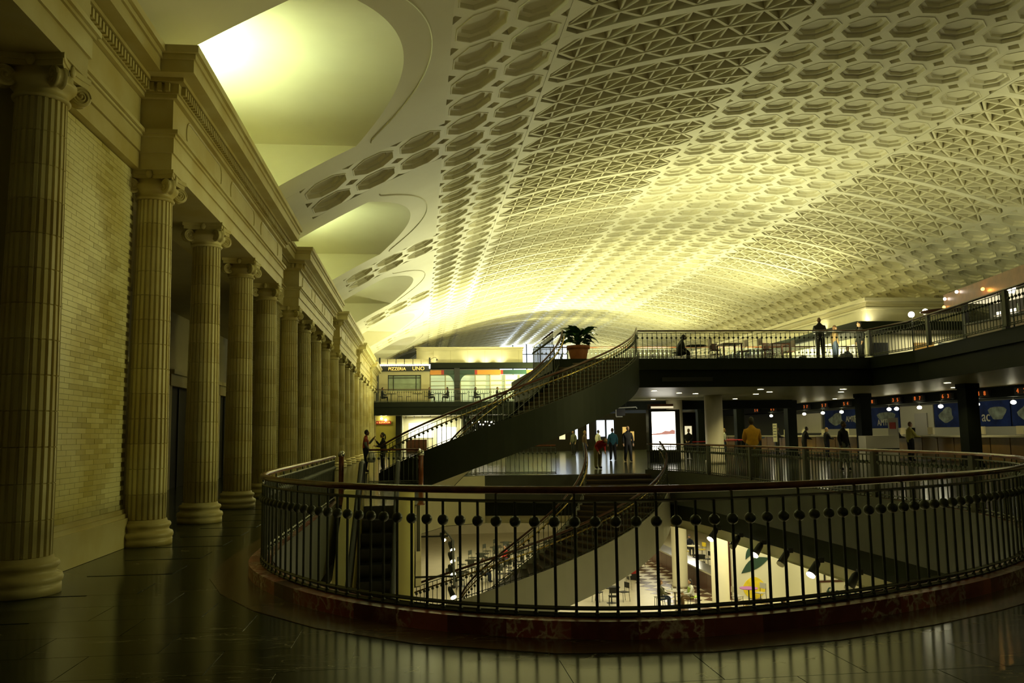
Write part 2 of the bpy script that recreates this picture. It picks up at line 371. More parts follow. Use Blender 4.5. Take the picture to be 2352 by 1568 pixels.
def inside(pt, poly):
    c = False; j = len(poly) - 1
    for i in range(len(poly)):
        xi, yi = poly[i]; xj, yj = poly[j]
        if (yi > pt[1]) != (yj > pt[1]) and pt[0] < (xj - xi) * (pt[1] - yi) / (yj - yi) + xi: c = not c
        j = i
    return c
def dist_path(pt, path): return min((Vector((pt[0], pt[1], 0)) - p).length for p in path)
SW, SD = .92, .61
slab = MB().box(-SW / 2 + .003, SW / 2 - .003, -SD / 2 + .003, SD / 2 - .003, -.04, 0).mesh('marble_slab', M['green_marble'])
cnt = 0
for j in range(-1, 30):
    for i in range(-4, 12):
        x = i * SW + (.46 if j % 2 else 0); y = 2.4 + j * SD
        if x < -3.55 or (y > 12.2 and x > -2.6): continue
        cor = [(x + a * SW / 2, y + b * SD / 2) for a in (-1, 1) for b in (-1, 1)]
        if any(inside(c, hole) or dist_path(c, RAILP) < .56 for c in cor): continue
        if cnt >= 290: continue
        cnt += 1
        obj('marble_slab', slab, floor, (x - floor.location.x, y - floor.location.y, 0 - floor.location.z))
# brown border ring and the red marble curb, block by block
fb = resample(RAILP, .9); 
o1, o2 = offset(fb, .14), offset(fb, .54)
for i in range(len(fb) - 1):
    if fb[i].y > 16: continue
    mb = MB()
    mb.prism([(o1[i].x, o1[i].y), (o1[i + 1].x, o1[i + 1].y), (o2[i + 1].x, o2[i + 1].y), (o2[i].x, o2[i].y)][::1], -.03, .001)
    b = mb.build('border_slab', M['brown_marble'], None); b.parent = floor; b.location = b.location - floor.location
curb = thing('marble_curb', 'mottled dark red marble curb of polished blocks under the curved railing', 'curb', (2, 6.3, 0))
cb_ = resample(RAILP, .235); ci, co = offset(cb_, -.12), offset(cb_, .14)
STEP = 2
for i in range(0, len(cb_) - 1, STEP):
    mb = MB(); k = min(i + STEP, len(cb_) - 1)
    mb.prism([(p.x, p.y) for p in ci[i:k + 1]] + [(p.x, p.y) for p in reversed(co[i:k + 1])], 0, .13 - .001)
    mb.build('curb_block', M['red_marble'], curb)

mb = MB(); ip = offset(RAILP, -.125)
for a, b in zip(ip, ip[1:]): mb.quad((a.x, a.y, -.02), (b.x, b.y, -.02), (b.x, b.y, .14), (a.x, a.y, .14))
mb.build('inner_plate', M['grey_steel'], curb)
# ================================================================== VAULT
def vpt(u, Y, h=0): a = u * Q / VR; return (VX + (VR + h) * math.sin(a), Y, VC + (VR + h) * math.cos(a))
def vault_z(x): return VC + math.sqrt(VR * VR - (x - VX) ** 2)
def vault_x(z): return VX - math.sqrt(VR * VR - (z - VC) ** 2)
ceiling = thing('ceiling', kind='structure', loc=(VX, 50, VZ))
CB = (VX, 50, VZ)
def on_ceiling(name, me, u, Y, parent=None):
    a = u * Q / VR
    return obj(name, me, ceiling, (VX + VR * math.sin(a) - CB[0], Y - CB[1], VC + VR * math.cos(a) - CB[2]), (0, a, 0))
def tile_verts():
    hx, hy = Q / 2, P / 2; A = .405; tq = math.tan(PI / 8); d = .29
    oc = []                                             # octagon, 8 points, starting on the +x side
    for k in range(8):
        w = PI / 4 * k + PI / 8; oc.append((A * Q / math.cos(PI / 8) * math.cos(w), A * P / math.cos(PI / 8) * math.sin(w)))
    # boundary points: two per side, cut at the corners
    bd = [(hx, hy - d), (hx - d, hy), (-hx + d, hy), (-hx, hy - d), (-hx, -hy + d), (-hx + d, -hy), (hx - d, -hy), (hx, -hy + d)]
    return oc, bd, hx, hy
def coffer_mesh(close=()):
    mb = MB(); oc, bd, hx, hy = tile_verts()
    def ring(s, z): return [(x * s, y * s, z) for x, y in oc]
    def band(a, b):
        n = len(mb.v); mb.add(a + b, [(k, 8 + k, 8 + (k + 1) % 8, (k + 1) % 8) for k in range(8)])
    band([(x, y, 0) for x, y in bd], ring(1.07, 0)); band(ring(1.07, 0), ring(1.06, -.015)); band(ring(1.06, -.015), ring(1.02, -.015)); band(ring(1.02, -.015), ring(1.0, .0))
    band(ring(1.0, 0), ring(.985, .10)); band(ring(.985, .10), ring(.76, .10)); band(ring(.76, .10), ring(.745, .19))
    mb.add(ring(.745, .19), [tuple(range(7, -1, -1))])
    for sx in (-1, 1):                                    # quarter of the small diamond pit at each corner
        for sy in (-1, 1):
            c = (sx * hx, sy * hy); d = .29
            a, b = (sx * hx, sy * (hy - d)), (sx * (hx - d), sy * hy)
            a2, b2 = (sx * hx, sy * (hy - d * .72)), (sx * (hx - d * .72), sy * hy)
            mb.add([(*a, 0), (*b, 0), (*b2, 0), (*a2, 0)], [(0, 1, 2, 3)])
            mb.add([(*a2, 0), (*b2, 0), (*b2, .12), (*a2, .12), (*c, .12)], [(0, 1, 2, 3), (3, 2, 4)])
            if sx in [c[1] for c in close if c[0] == 'x']: mb.add([(*a2, 0), (*c, 0), (*c, .12), (*a2, .12)], [(0, 1, 2, 3)])
            if sy in [c[1] for c in close if c[0] == 'y']: mb.add([(*b2, 0), (*c, 0), (*c, .12), (*b2, .12)], [(0, 1, 2, 3)])
    return mb
VAR = {}
def coffer_for(u, Y):                       # pits at the edge of a coffered band are closed on that side
    cl = []
    if u in (-9.5, -2.5, 8.5, -12.5): cl.append(('x', -1))
    if u in (-8.5, 2.5, 12.5): cl.append(('x', 1))
    if u < -10: cl.append(('y', 1 if ((Y - RIB0) / LB) % 1 < .5 else -1))
    cl = tuple(cl)
    if cl not in VAR: q = coffer_mesh(cl); VAR[cl] = (q, q.mesh('coffer', M['coffer']))
    return VAR[cl]
ROWS = [RIB0 - P / 2 + k * P for k in range(-11, 59)]
tiles = []
for Y in ROWS:
    for u in (-9.5, -8.5, -2.5, -1.5, -.5, .5, 1.5, 2.5, 8.5, 9.5, 10.5, 11.5, 12.5): tiles.append((u, Y))
for k in range(-2, 6):
    for s in (-1, 1):
        for u in (-10.5, -11.5, -12.5): tiles.append((u, RIB0 + k * LB + s * P / 2))
def in_view(p):
    d = Vector(p) - Vector((0, 0, 1.5)); z = d.dot(fw)
    if z < 1: return None
    x = 1176 + F_PX * d.dot(rt2) / z; y = 784 - F_PX * d.dot(up2) / z
    return (x, y, d.length) if -60 < x < 2412 and -60 < y < 1000 else None
vis = sorted([(in_view(vpt(u, Y)) or (0, 0, 1e4))[2], u, Y] for u, Y in tiles)
near = vis[:290]
for d, u, Y in near: on_ceiling('coffer', coffer_for(u, Y)[1], u, Y)
rest = MB()
for d, u, Y in vis[290:]:
    a = u * Q / VR; ca, sa = math.cos(a), math.sin(a); ox, oz = VX + VR * sa - CB[0], VC + VR * ca - CB[2]
    COF = coffer_for(u, Y)[0]
    rest.add([(ox + x * ca + z * sa, Y - CB[1] + y, oz - x * sa + z * ca) for x, y, z in COF.v], COF.f)
o = obj('far_coffers', rest.mesh('far_coffers', M['coffer']), ceiling); tag(o, kind='stuff')

# lattice strips: two coffers wide along the hall, five across, between smooth ribs
def lattice_mesh():
    plate = MB(); bars = MB(); HW = 2.5 * Q; rib = .15
    def c3(x, y, h): a = x / VR; return ((VR + h) * math.sin(a), y, (VR + h) * math.cos(a) - VR)
    N = 10
    for sy in (-1, 1):
        for i in range(N):
            x0, x1 = -HW + 2 * HW * i / N, -HW + 2 * HW * (i + 1) / N
            ya, yb = sy * P, sy * (P - rib)
            plate.quad(c3(x0, ya, 0), c3(x1, ya, 0), c3(x1, yb, 0), c3(x0, yb, 0)); plate.quad(c3(x0, yb, 0), c3(x1, yb, 0), c3(x1, yb, .42), c3(x0, yb, .42))
    def inset(y):
        t = abs(abs(y) - P / 2); return .10 + max(0, t - .22)
    ys = [-P + rib, -P / 2 - .22, -P / 2 + .22, 0, P / 2 - .22, P / 2 + .22, P - rib]
    for sx in (-1, 1):
        for a, b in zip(ys, ys[1:]):
            xa, xb = sx * (HW - inset(a)), sx * (HW - inset(b))
            plate.quad(c3(sx * HW, a, 0), c3(sx * HW, b, 0), c3(xb, b, 0), c3(xa, a, 0)); plate.quad(c3(xa, a, 0), c3(xb, b, 0), c3(xb, b, .42), c3(xa, a, .42))
    def bar(p, q, w, h0, h1):
        dx, dy = q[0] - p[0], q[1] - p[1]; l = math.hypot(dx, dy); nx, ny = -dy / l * w / 2, dx / l * w / 2
        A = [c3(p[0] + nx, p[1] + ny, h0), c3(q[0] + nx, q[1] + ny, h0), c3(q[0] - nx, q[1] - ny, h0), c3(p[0] - nx, p[1] - ny, h0)]
        B = [c3(p[0] + nx, p[1] + ny, h1), c3(q[0] + nx, q[1] + ny, h1), c3(q[0] - nx, q[1] - ny, h1), c3(p[0] - nx, p[1] - ny, h1)]
        bars.add(A + B, [(0, 1, 2, 3), (0, 4, 5, 1), (2, 6, 7, 3)])
    gx, gy = Q / 2, P / 2; X = lambda i: -HW + i * gx; Y = lambda j: -P + j * gy
    lim = HW - .12
    cl = lambda x: max(-lim, min(lim, x)); cy = lambda y: max(-P + rib, min(P - rib, y))
    for i in range(1, 10):
        for j in range(4): bar((X(i), cy(Y(j))), (X(i), cy(Y(j + 1))), .06, .03, .36)
    for j in range(1, 4):
        for i in range(10): bar((cl(X(i)), Y(j)), (cl(X(i + 1)), Y(j)), .08, .0, .34)
    for i in range(10):
        for j in range(4):
            if (i + j) % 2: p, q = (X(i), Y(j)), (X(i + 1), Y(j + 1))
            else: p, q = (X(i + 1), Y(j)), (X(i), Y(j + 1))
            bar((cl(p[0]), cy(p[1])), (cl(q[0]), cy(q[1])), .075, .02, .30)
    glass = MB()
    for i in range(N):
        x0, x1 = -HW + 2 * HW * i / N, -HW + 2 * HW * (i + 1) / N
        glass.quad(c3(x0, -P, .42), c3(x1, -P, .42), c3(x1, P, .42), c3(x0, P, .42))
    return plate, bars, glass
pl, br, gl = lattice_mesh()
pm, bm_, gm = pl.mesh('rib_frame', M['coffer']), br.mesh('grille', M['lattice']), gl.mesh('laylight', M['laylight'])
for k in range(-5, 30):
    Yc = RIB0 + 2 * P * k
    for u in (-5.5, 5.5):
        o = on_ceiling('rib_frame', pm, u, Yc); obj('grille', bm_, o); obj('laylight', gm, o)
# left side: smooth field, groin edges, lunettes and the ribs between them
HWL, ZS, RISE, XW = 3.95, 9.0, .65, -6.6
def lun_z(y): return ZS + RISE * (1 - (y / HWL) ** 2)
def bay_meshes():
    field, dome, walls, mould = MB(), MB(), MB(), []
    NY, NX = 32, 10; xr = vpt(-10, 0)[0]
    ys = [-HWL + 2 * HWL * i / NY for i in range(NY + 1)]
    for a, b in zip(ys, ys[1:]):
        xa, xb = vault_x(lun_z(a)), vault_x(lun_z(b))
        for i in range(NX):
            t0, t1 = i / NX, (i + 1) / NX
            q = [(xr + (xa - xr) * t0, a), (xr + (xb - xr) * t0, b), (xr + (xb - xr) * t1, b), (xr + (xa - xr) * t1, a)]
            field.quad(*[(x, y, vault_z(x)) for x, y in q])
        for i in range(6):
            t0, t1 = i / 6, (i + 1) / 6
            dome.quad((xa + (XW - xa) * t0, a, lun_z(a)), (xb + (XW - xb) * t0, b, lun_z(b)), (xb + (XW - xb) * t1, b, lun_z(b)), (xa + (XW - xa) * t1, a, lun_z(a)))
        walls.quad((XW, a, 6.9), (XW, b, 6.9), (XW, b, lun_z(b)), (XW, a, lun_z(a)))
    for s in (-1, 1):                                     # side walls under the springing line
        y = s * HWL; x0 = vault_x(ZS)
        for i in range(8):
            xa = x0 + (-4.2 - x0) * i / 8; xb = x0 + (-4.2 - x0) * (i + 1) / 8
            walls.quad((xa, y, vault_z(xa)), (xb, y, vault_z(xb)), (xb, y, ZS), (xa, y, ZS))
        walls.quad((-4.2, y, 6.9), (XW, y, 6.9), (XW, y, ZS), (-4.2, y, ZS))
        # plain margins of the rib beside its coffers and below them
        ye = s * LB / 2; yi = s * (LB / 2 - P)
        for i in range(14):
            u0 = -10 - i * .25; u1 = -10 - (i + 1) * .25
            field.quad(vpt(u0, y), vpt(u1, y), vpt(u1, yi), vpt(u0, yi))
        field.quad(vpt(-13, yi), vpt(-13.5, yi), vpt(-13.5, ye), vpt(-13, ye)); field.quad(vpt(-13.5, y), vpt(-14.2, y), vpt(-14.2, ye), vpt(-13.5, ye))
    # thin moulding that follows the groin at a distance
    pts = []
    for i in range(-22, 23):
        y = HWL * i / 22 * 1.06; yy = max(-HWL, min(HWL, y)); x = vault_x(lun_z(yy)) + .62 - .25 * abs(i / 22) ** 3; pts.append((x, y, vault_z(x) - .01))
    mould = MB().tube(pts, .022, 6)
    return field, dome, walls, mould
bf, bd_, bw_, bmo = bay_meshes()
mf, md, mw, mm = bf.mesh('vault_field', M['plaster']), bd_.mesh('lunette_vault', M['plaster'], True), bw_.mesh('lunette_wall', M['plaster']), bmo.mesh('groin_moulding', M['plaster'], True)
for k in range(-1, 7):
    yc = RIB0 - LB / 2 + k * LB
    for nm, me in (('vault_field', mf), ('lunette_vault', md), ('lunette_wall', mw), ('groin_moulding', mm)):
        obj(nm, me, ceiling, (-CB[0], yc - CB[1], -CB[2]))
# plain vault over and behind the camera and beyond the right-hand coffers, down to the right wall
mb = MB()
us = [-14 + i for i in range(29)]
for a, b in zip(us, us[1:]):
    mb.quad(vpt(a, -8), vpt(b, -8), vpt(b, ROWS[0] - P / 2), vpt(a, ROWS[0] - P / 2))
for i in range(6):
    a, b = 13 + i * .45, 13 + (i + 1) * .45
    mb.quad(vpt(a, -8), vpt(b, -8), vpt(b, 108), vpt(a, 108))
o = obj('vault_plain', mb.mesh('vault_plain', M['plaster'], False, CB), ceiling)

# walls of the hall: right, far end with its tall window, behind
mb = MB(); xr = vpt(15.6, 0)[0]
mb.box(xr, xr + .4, -8, 112, 0, vault_z(2 * VX - xr) + .3)
tag(mb.build('wall_right', M['plaster']), kind='structure')
mb = MB(); mb.box(-8, xr + .4, -8.4, -8, 0, 13.5); tag(mb.build('wall_back', M['plaster']), kind='structure')
mb = MB()
mb.box(-8, 10.2, 108, 108.4, 0, 13.6); mb.box(19.2, xr + .4, 108, 108.4, 0, 13.6); mb.box(10.2, 19.2, 108, 108.4, 0, 7.2)
wf = mb.build('wall_far', M['plaster']); tag(wf, kind='structure')
win = thing('window_1', kind='structure', loc=(14.7, 108.2, 7.2))
mb = MB(); mb.box(10.2, 19.2, 108.25, 108.3, 7.2, 13.4); mb.build('pane', M['glow_blue'], win)
for i in range(6):
    x = 10.2 + 1.8 * i; MB().box(x - .06, x + .06, 108.0, 108.24, 7.2, 13.4).build('mullion', M['black'], win)
for z in (8.6, 10.2, 11.8): MB().box(10.2, 19.2, 108.02, 108.22, z - .05, z + .05).build('mullion', M['black'], win)
lamp_area('window_daylight', (14.7, 107.8, 10.2), 8.5, 700, (.75, .85, 1.0), (-PI / 2, 0, 0), 5.5)

# ================================================================== COLONNADE
CX, CY0, CS = -3.96, 12.87, 3.12
def fluted_ring(r, z, n=24):
    out = []
    for k in range(n):
        a0 = 2 * PI * k / n
        for t, rr in ((0, 1), (.52, 1.0), (.58, .935), (.76, .915), (.94, .935)):
            a = a0 + t * 2 * PI / n; out.append((r * rr * math.cos(a), r * rr * math.sin(a), z))
    return out
def drum_mesh(r0, r1, h):
    g = .007; mb = MB(); rings = [fluted_ring(r0 * .955, 0), fluted_ring(r0, g), fluted_ring(r1, h - g), fluted_ring(r1 * .955, h)]
    n = len(rings[0])
    mb.add(sum(rings, []), [(i * n + k, i * n + (k + 1) % n, (i + 1) * n + (k + 1) % n, (i + 1) * n + k) for i in range(3) for k in range(n)])
    return mb
ND = 13; Z0, Z1 = .36, 5.03; DH = (Z1 - Z0) / ND
shaft_r = lambda t: .292 - .045 * max(0, t - .2) / .8
drum_me = [drum_mesh(shaft_r(i / ND), shaft_r((i + 1) / ND), DH).mesh('drum', M['stone']) for i in range(ND)]
base_me = MB().lathe([(.385, 0), (.385, .085), (.375, .09), (.395, .12), (.40, .15), (.385, .185), (.345, .20), (.335, .225), (.345, .25), (.362, .265), (.365, .29), (.35, .315), (.315, .325), (.305, .36)], 40).mesh('base', M['stone'], True)
cap = MB()
cap.lathe([(.247, 0), (.275, .01), (.28, .03), (.262, .045), (.255, .09), (.29, .13), (.325, .17), (.33, .21), (.29, .24), (.29, .30)], 32)
cap_me = cap.mesh('capital', M['stone'], True)
aba = MB()                                              # abacus with concave sides
pts = []
for k in range(4):
    for t in range(7):
        w = -1 + t / 3; r = .335 - .06 * (1 - w * w); a = PI / 2 * k; pts.append((r * math.cos(a) - .335 * w * math.sin(a), r * math.sin(a) + .335 * w * math.cos(a)))
aba.prism(pts, .30, .36); aba.prism([(x * 1.06, y * 1.06) for x, y in pts], .36, .42)
aba_me = aba.mesh('abacus', M['stone'])
def volute_mesh():
    mb = MB(); prof = [(.06, -.055), (.10, -.06), (.115, -.05), (.10, -.02), (.095, 0), (.10, .02), (.115, .05), (.10, .06), (.06, .055)]
    mb.lathe(prof, 20)
    for s in (-1, 1):
        sp = []
        for i in range(46):
            a = i / 45 * 5 * PI; r = .108 - .085 * i / 45; sp.append((r * math.cos(a), r * math.sin(a), s * .058))
        mb.tube(sp, .0085, 5); mb.ball((0, 0, s * .058), .022, 8, 6)
    return mb
vol_me = volute_mesh().mesh('volute', M['stone'], True)
leaf_me = MB().ball((0, 0, 0), .05, 8, 6, (1, .5, 1.3)).mesh('cap_ornament', M['stone'], True)
def column(Y):
    t = local('ionic_column', 'pale fluted stone Ionic column in the long row beside the marble floor', 'column', (CX, Y, 0), 0, 'columns of the colonnade')
    obj('base', base_me, t)
    for i in range(ND): obj('drum', drum_me[i], t, (0, 0, Z0 + i * DH), (0, 0, 0))
    c = obj('capital', cap_me, t, (0, 0, Z1)); obj('abacus', aba_me, c)
    for k in range(4):
        a = PI / 4 + PI / 2 * k
        obj('volute', vol_me, c, (.375 * math.cos(a), .375 * math.sin(a), .185), (PI / 2, 0, a))
    for k in range(4):
        a = PI / 2 * k; obj('cap_ornament', leaf_me, c, (.30 * math.cos(a), .30 * math.sin(a), .36), (0, 0, a + PI / 2))
for k in range(-1, 5):
    for j in range(4):
        Y = CY0 + CS * j + LB * k
        if 5 < Y < 72: column(Y)
# entablature: one block of it over each group of four columns, set-back lengths between
LAY = [('architrave', 5.45, 5.70, 0), ('architrave_upper', 5.70, 5.93, .03), ('taenia', 5.93, 5.97, .06), ('taenia_cap', 5.97, 6.03, .10), ('frieze', 6.03, 6.52, 0),
       ('bed_moulding', 6.52, 6.58, .07), ('dentil_band', 6.58, 6.73, .10), ('ovolo', 6.73, 6.79, .19), ('corona', 6.79, 6.98, .38), ('cyma', 6.98, 7.06, .41), ('cyma_top', 7.06, 7.17, .46)]
def entablature(name, face, y0, y1, back=-4.9, ret=1):
    e = thing(name, kind='structure', loc=(face, (y0 + y1) / 2, 5.45))
    for nm, z0, z1, d in LAY:
        g = 0 if ret else .005
        MB().box(back + g, face + d, y0 - d * ret, y1 + d * ret, z0 + g, z1 - g * (nm == 'cyma_top')).build(nm, M['stone'], e)
    mb = MB(); n = int((y1 - y0) / .11)
    for i in range(n):
        y = y0 + (i + .25) * (y1 - y0) / n; mb.box(face + .09, face + .165, y, y + .062, 6.60, 6.72)
    if ret:
        for yy in (y0 - .165, y1 + .09):
            for i in range(4): mb.box(face - .11 * i - .08, face - .11 * i - .02, yy, yy + .075, 6.60, 6.72)
    o = mb.build('dentils', M['stone'], e); tag(o, kind='stuff')
    return e
FX = -3.64
for k in range(-1, 5):
    y0 = CY0 - .33 + LB * k; y1 = y0 + 3 * CS + .66
    if y1 > 72: y1 = 72
    e = entablature('trim_%d' % (10 + k), FX, y0, y1)
    for j in range(3):                                   # flat oval panels carved on the frieze
        ya, yb = CY0 + LB * k + CS * j + .55, CY0 + LB * k + CS * (j + 1) - .55
        if yb > 71: continue
        pts = [(FX + .004, yb + .16 * math.sin(a), 6.275 + .20 * math.cos(a)) for a in [PI * i / 10 for i in range(11)]]
        pts += [(FX + .004, ya - .16 * math.sin(a), 6.275 - .20 * math.cos(a)) for a in [PI * i / 10 for i in range(11)]]
        MB().tube(pts, .014, 5, True).build('frieze_panel', M['stone'], e)
    if k < 4: entablature('trim_%d' % (30 + k), -4.1, y1 - .3, y1 + LB - (3 * CS + .66) + .3, ret=0)
mb = MB(); mb.box(-6.7, -4.0, -4, 72, 6.95, 7.0); tag(mb.build('trim_50', M['plaster']), kind='structure')
# brick piers between the groups of columns
def pier(yc, name, detailed):
    y0, y1 = yc - 1.75, yc + 1.75; X = -4.2
    w = thing(name, kind='structure', loc=(X, yc, 0))
    MB().box(-4.8, X - .012 if detailed else X, y0, y1, .5, 5.45).build('backing', M['mortar'] if detailed else M['brick_far'], w)
    mb = MB(); mb.box(-4.85, X + .10, y0, y1, 0, .40); mb.box(-4.85, X + .07, y0, y1, .40, .46); mb.box(-4.85, X + .03, y0, y1, .46, .52); mb.build('plinth', M['stone'], w)
    if detailed:
        bw, bh = .29, .0665; me = MB().box(-.03, 0, .0025, bw - .0025, .0025, bh - .0025).mesh('brick', M['brick'])
        half = MB().box(-.03, 0, .0025, bw / 2 - .0025, .0025, bh - .0025).mesh('brick', M['brick'])
        rows = int((5.45 - .52) / bh); cells = []
        for r in range(rows):
            n = int((y1 - y0) / bw)
            st = y0 + (bw / 2 if r % 2 else 0)
            if r % 2: cells.append((abs(y0 + .07 - 11.5) * 3 + abs(r - 30) * .06, r, y0, True))
            for i in range(n + 1):
                y = st + i * bw
                if y + bw > y1 + .01: continue
                cells.append((abs(y + bw / 2 - 11.6) * 3 + abs(r - 30) * .06, r, y, False))
        cells.sort(key=lambda c: (c[2] < 10.2, c[0])); rest = MB()
        for q, (d, r, y, h) in enumerate(cells):
            z = .52 + r * bh; jx = random.uniform(-.0015, .0015)
            if q < 290: obj('brick', half if h else me, w, (jx, y - yc, z))
            else: rest.box(-.03 + jx, jx, y - yc + .0025, y - yc + (bw / 2 if h else bw) - .0025, z + .0025, z + bh - .0025)
        o = obj('bricks', rest.mesh('bricks', M['brick']), w); tag(o, kind='stuff')
for k in range(-1, 4): pier(RIB0 - .0 + k * LB, 'wall_left_%d' % (k + 2), k == -1)
# aisle behind the colonnade: ceiling, back wall with shop fronts
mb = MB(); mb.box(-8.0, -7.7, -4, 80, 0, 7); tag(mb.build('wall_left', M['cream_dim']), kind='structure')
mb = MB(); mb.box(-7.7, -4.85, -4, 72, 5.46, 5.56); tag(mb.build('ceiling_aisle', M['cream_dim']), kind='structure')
for k in range(0, 5):
    for j in range(3):
        yc = CY0 + LB * k + CS * (j + .5)
        if yc > 70: continue
        d = thing('shop_front', 'dark glazed shop front with a cream stone surround behind the columns', 'shop front', (-7.68, yc, 0), 0, 'shop fronts behind the colonnade')
        MB().box(-7.68, -7.6, yc - 1.2, yc + 1.2, 0, 3.1).build('glazing', M['door_dark'], d)
        for s in (-1, 1): MB().box(-7.68, -7.45, yc + s * 1.35 - .16, yc + s * 1.35 + .16, 0, 3.1).build('jamb', M['stone'], d)
        MB().box(-7.68, -7.40, yc - 1.50, yc + 1.50, 3.1, 3.45).build('lintel', M['stone'], d)
        MB().box(-7.68, -7.30, yc - 1.54, yc + 1.54, 3.45, 3.58).build('cornice', M['stone'], d)
        MB().box(-7.6, -7.56, yc - .04, yc + .04, 0, 3.1).build('mullion', M['black'], d)
# ================================================================== RAILINGS
def baluster_me(h, s=.012): return MB().tube([(0, 0, 0), (0, 0, h)], s, 6).lathe([(s * 1.7, 0), (s * 1.7, .03), (s, .04)], 6).mesh('baluster', M['iron'])
ball_me = MB().ball((0, 0, 0), .044, 14, 9).mesh('ball', M['iron'], True)
BAL = {}
def railing(name, label, path, top=1.07, zb=.13, step=.155, ball=.83, stub=4, posts=(), joined=False, group=None, hr=.036, hm='wood', post_w=.06):
    path = [Vector((p[0], p[1], p[2] if len(p) > 2 else 0)) for p in path]
    t = thing(name, label, 'railing', tuple(path[0]), 0, group)
    MB().tube([p + Vector((0, 0, top)) for p in path], hr, 10, flat=.85).build('handrail', M[hm], t, True)
    for z, r in ((top - .085, .013), (zb + .065, .016), (zb + .012, .016)):
        MB().tube([p + Vector((0, 0, z)) for p in path], r, 4).build('rail_bar', M['rail_steel'], t)
    pts = resample(path, step); h = top - .085 - zb
    if h not in BAL: BAL[h] = baluster_me(h)
    b0 = Vector(t['_base'])
    if joined:
        mb = MB()
        for p in pts: mb.tube([p + Vector((0, 0, zb)), p + Vector((0, 0, top - .085))], .012, 4).ball(p + Vector((0, 0, ball)), .044, 6, 4)
        tag(mb.build('balusters', M['iron'], t), kind='stuff')
    else:
        for p in pts:
            o = obj('baluster', BAL[h], t, p - b0 + Vector((0, 0, zb))); obj('ball', ball_me, o, (0, 0, ball - zb))
    mb = MB()
    for i, p in enumerate(pts):
        if i % stub == 0: mb.tube([p + Vector((0, 0, top - .085)), p + Vector((0, 0, top - .02))], .011, 5)
    mb.build('stubs', M['iron'], t)['kind'] = 'stuff'
    for q in posts:
        p = min(pts, key=lambda a: (a - Vector((q[0], q[1], a.z))).length); w = post_w
        MB().box(p.x - w, p.x + w, p.y - w, p.y + w, p.z + zb, p.z + top - .03).build('post', M['grey_steel'], t)
    return t
railing('oval_railing', 'long curved iron railing with ball balusters and a wooden handrail on the red curb', RAILP,
        posts=[(9.2, 26.3), (9.22, 22.9), (9.22, 19.6), (9.2, 16.4), (9.0, 13), (8.0, 10.5)])
def newel(label, x, y, h=1.17):
    t = thing('newel_post', label, 'post', (x, y, 0))
    MB().lathe([(.085, 0), (.085, .03), (.055, .05), (.055, h - .12), (.07, h - .10)], 16, (x, y, 0)).build('shaft', M['wood'], t, True)
    MB().lathe([(.07, h - .10), (.075, h - .05), (.06, h), (.02, h + .02)], 16, (x, y, 0)).build('cap', M['chrome'], t, True)
newel('round red-brown newel post at the end of the curved railing beside the escalator', -1.72, 18.98)
newel('round red-brown newel post with bright cap between escalator and curved stair', .02, 18.72)
railing('stair_well_railing', 'short iron ball-baluster railing from the newel to the foot of the curved stair', [(0, 18.95), (0, 22), (0, 25), (-.02, 26.9), (-.3, 27.1), (-1.6, 27.1)], zb=.02, ball=.80)
railing('back_railing', 'iron ball-baluster railing behind the curved stair at the far edge of the opening', [(.95, 31.2), (2.4, 31.82), (5.0, 31.12)], zb=.02, ball=.80, step=.17)

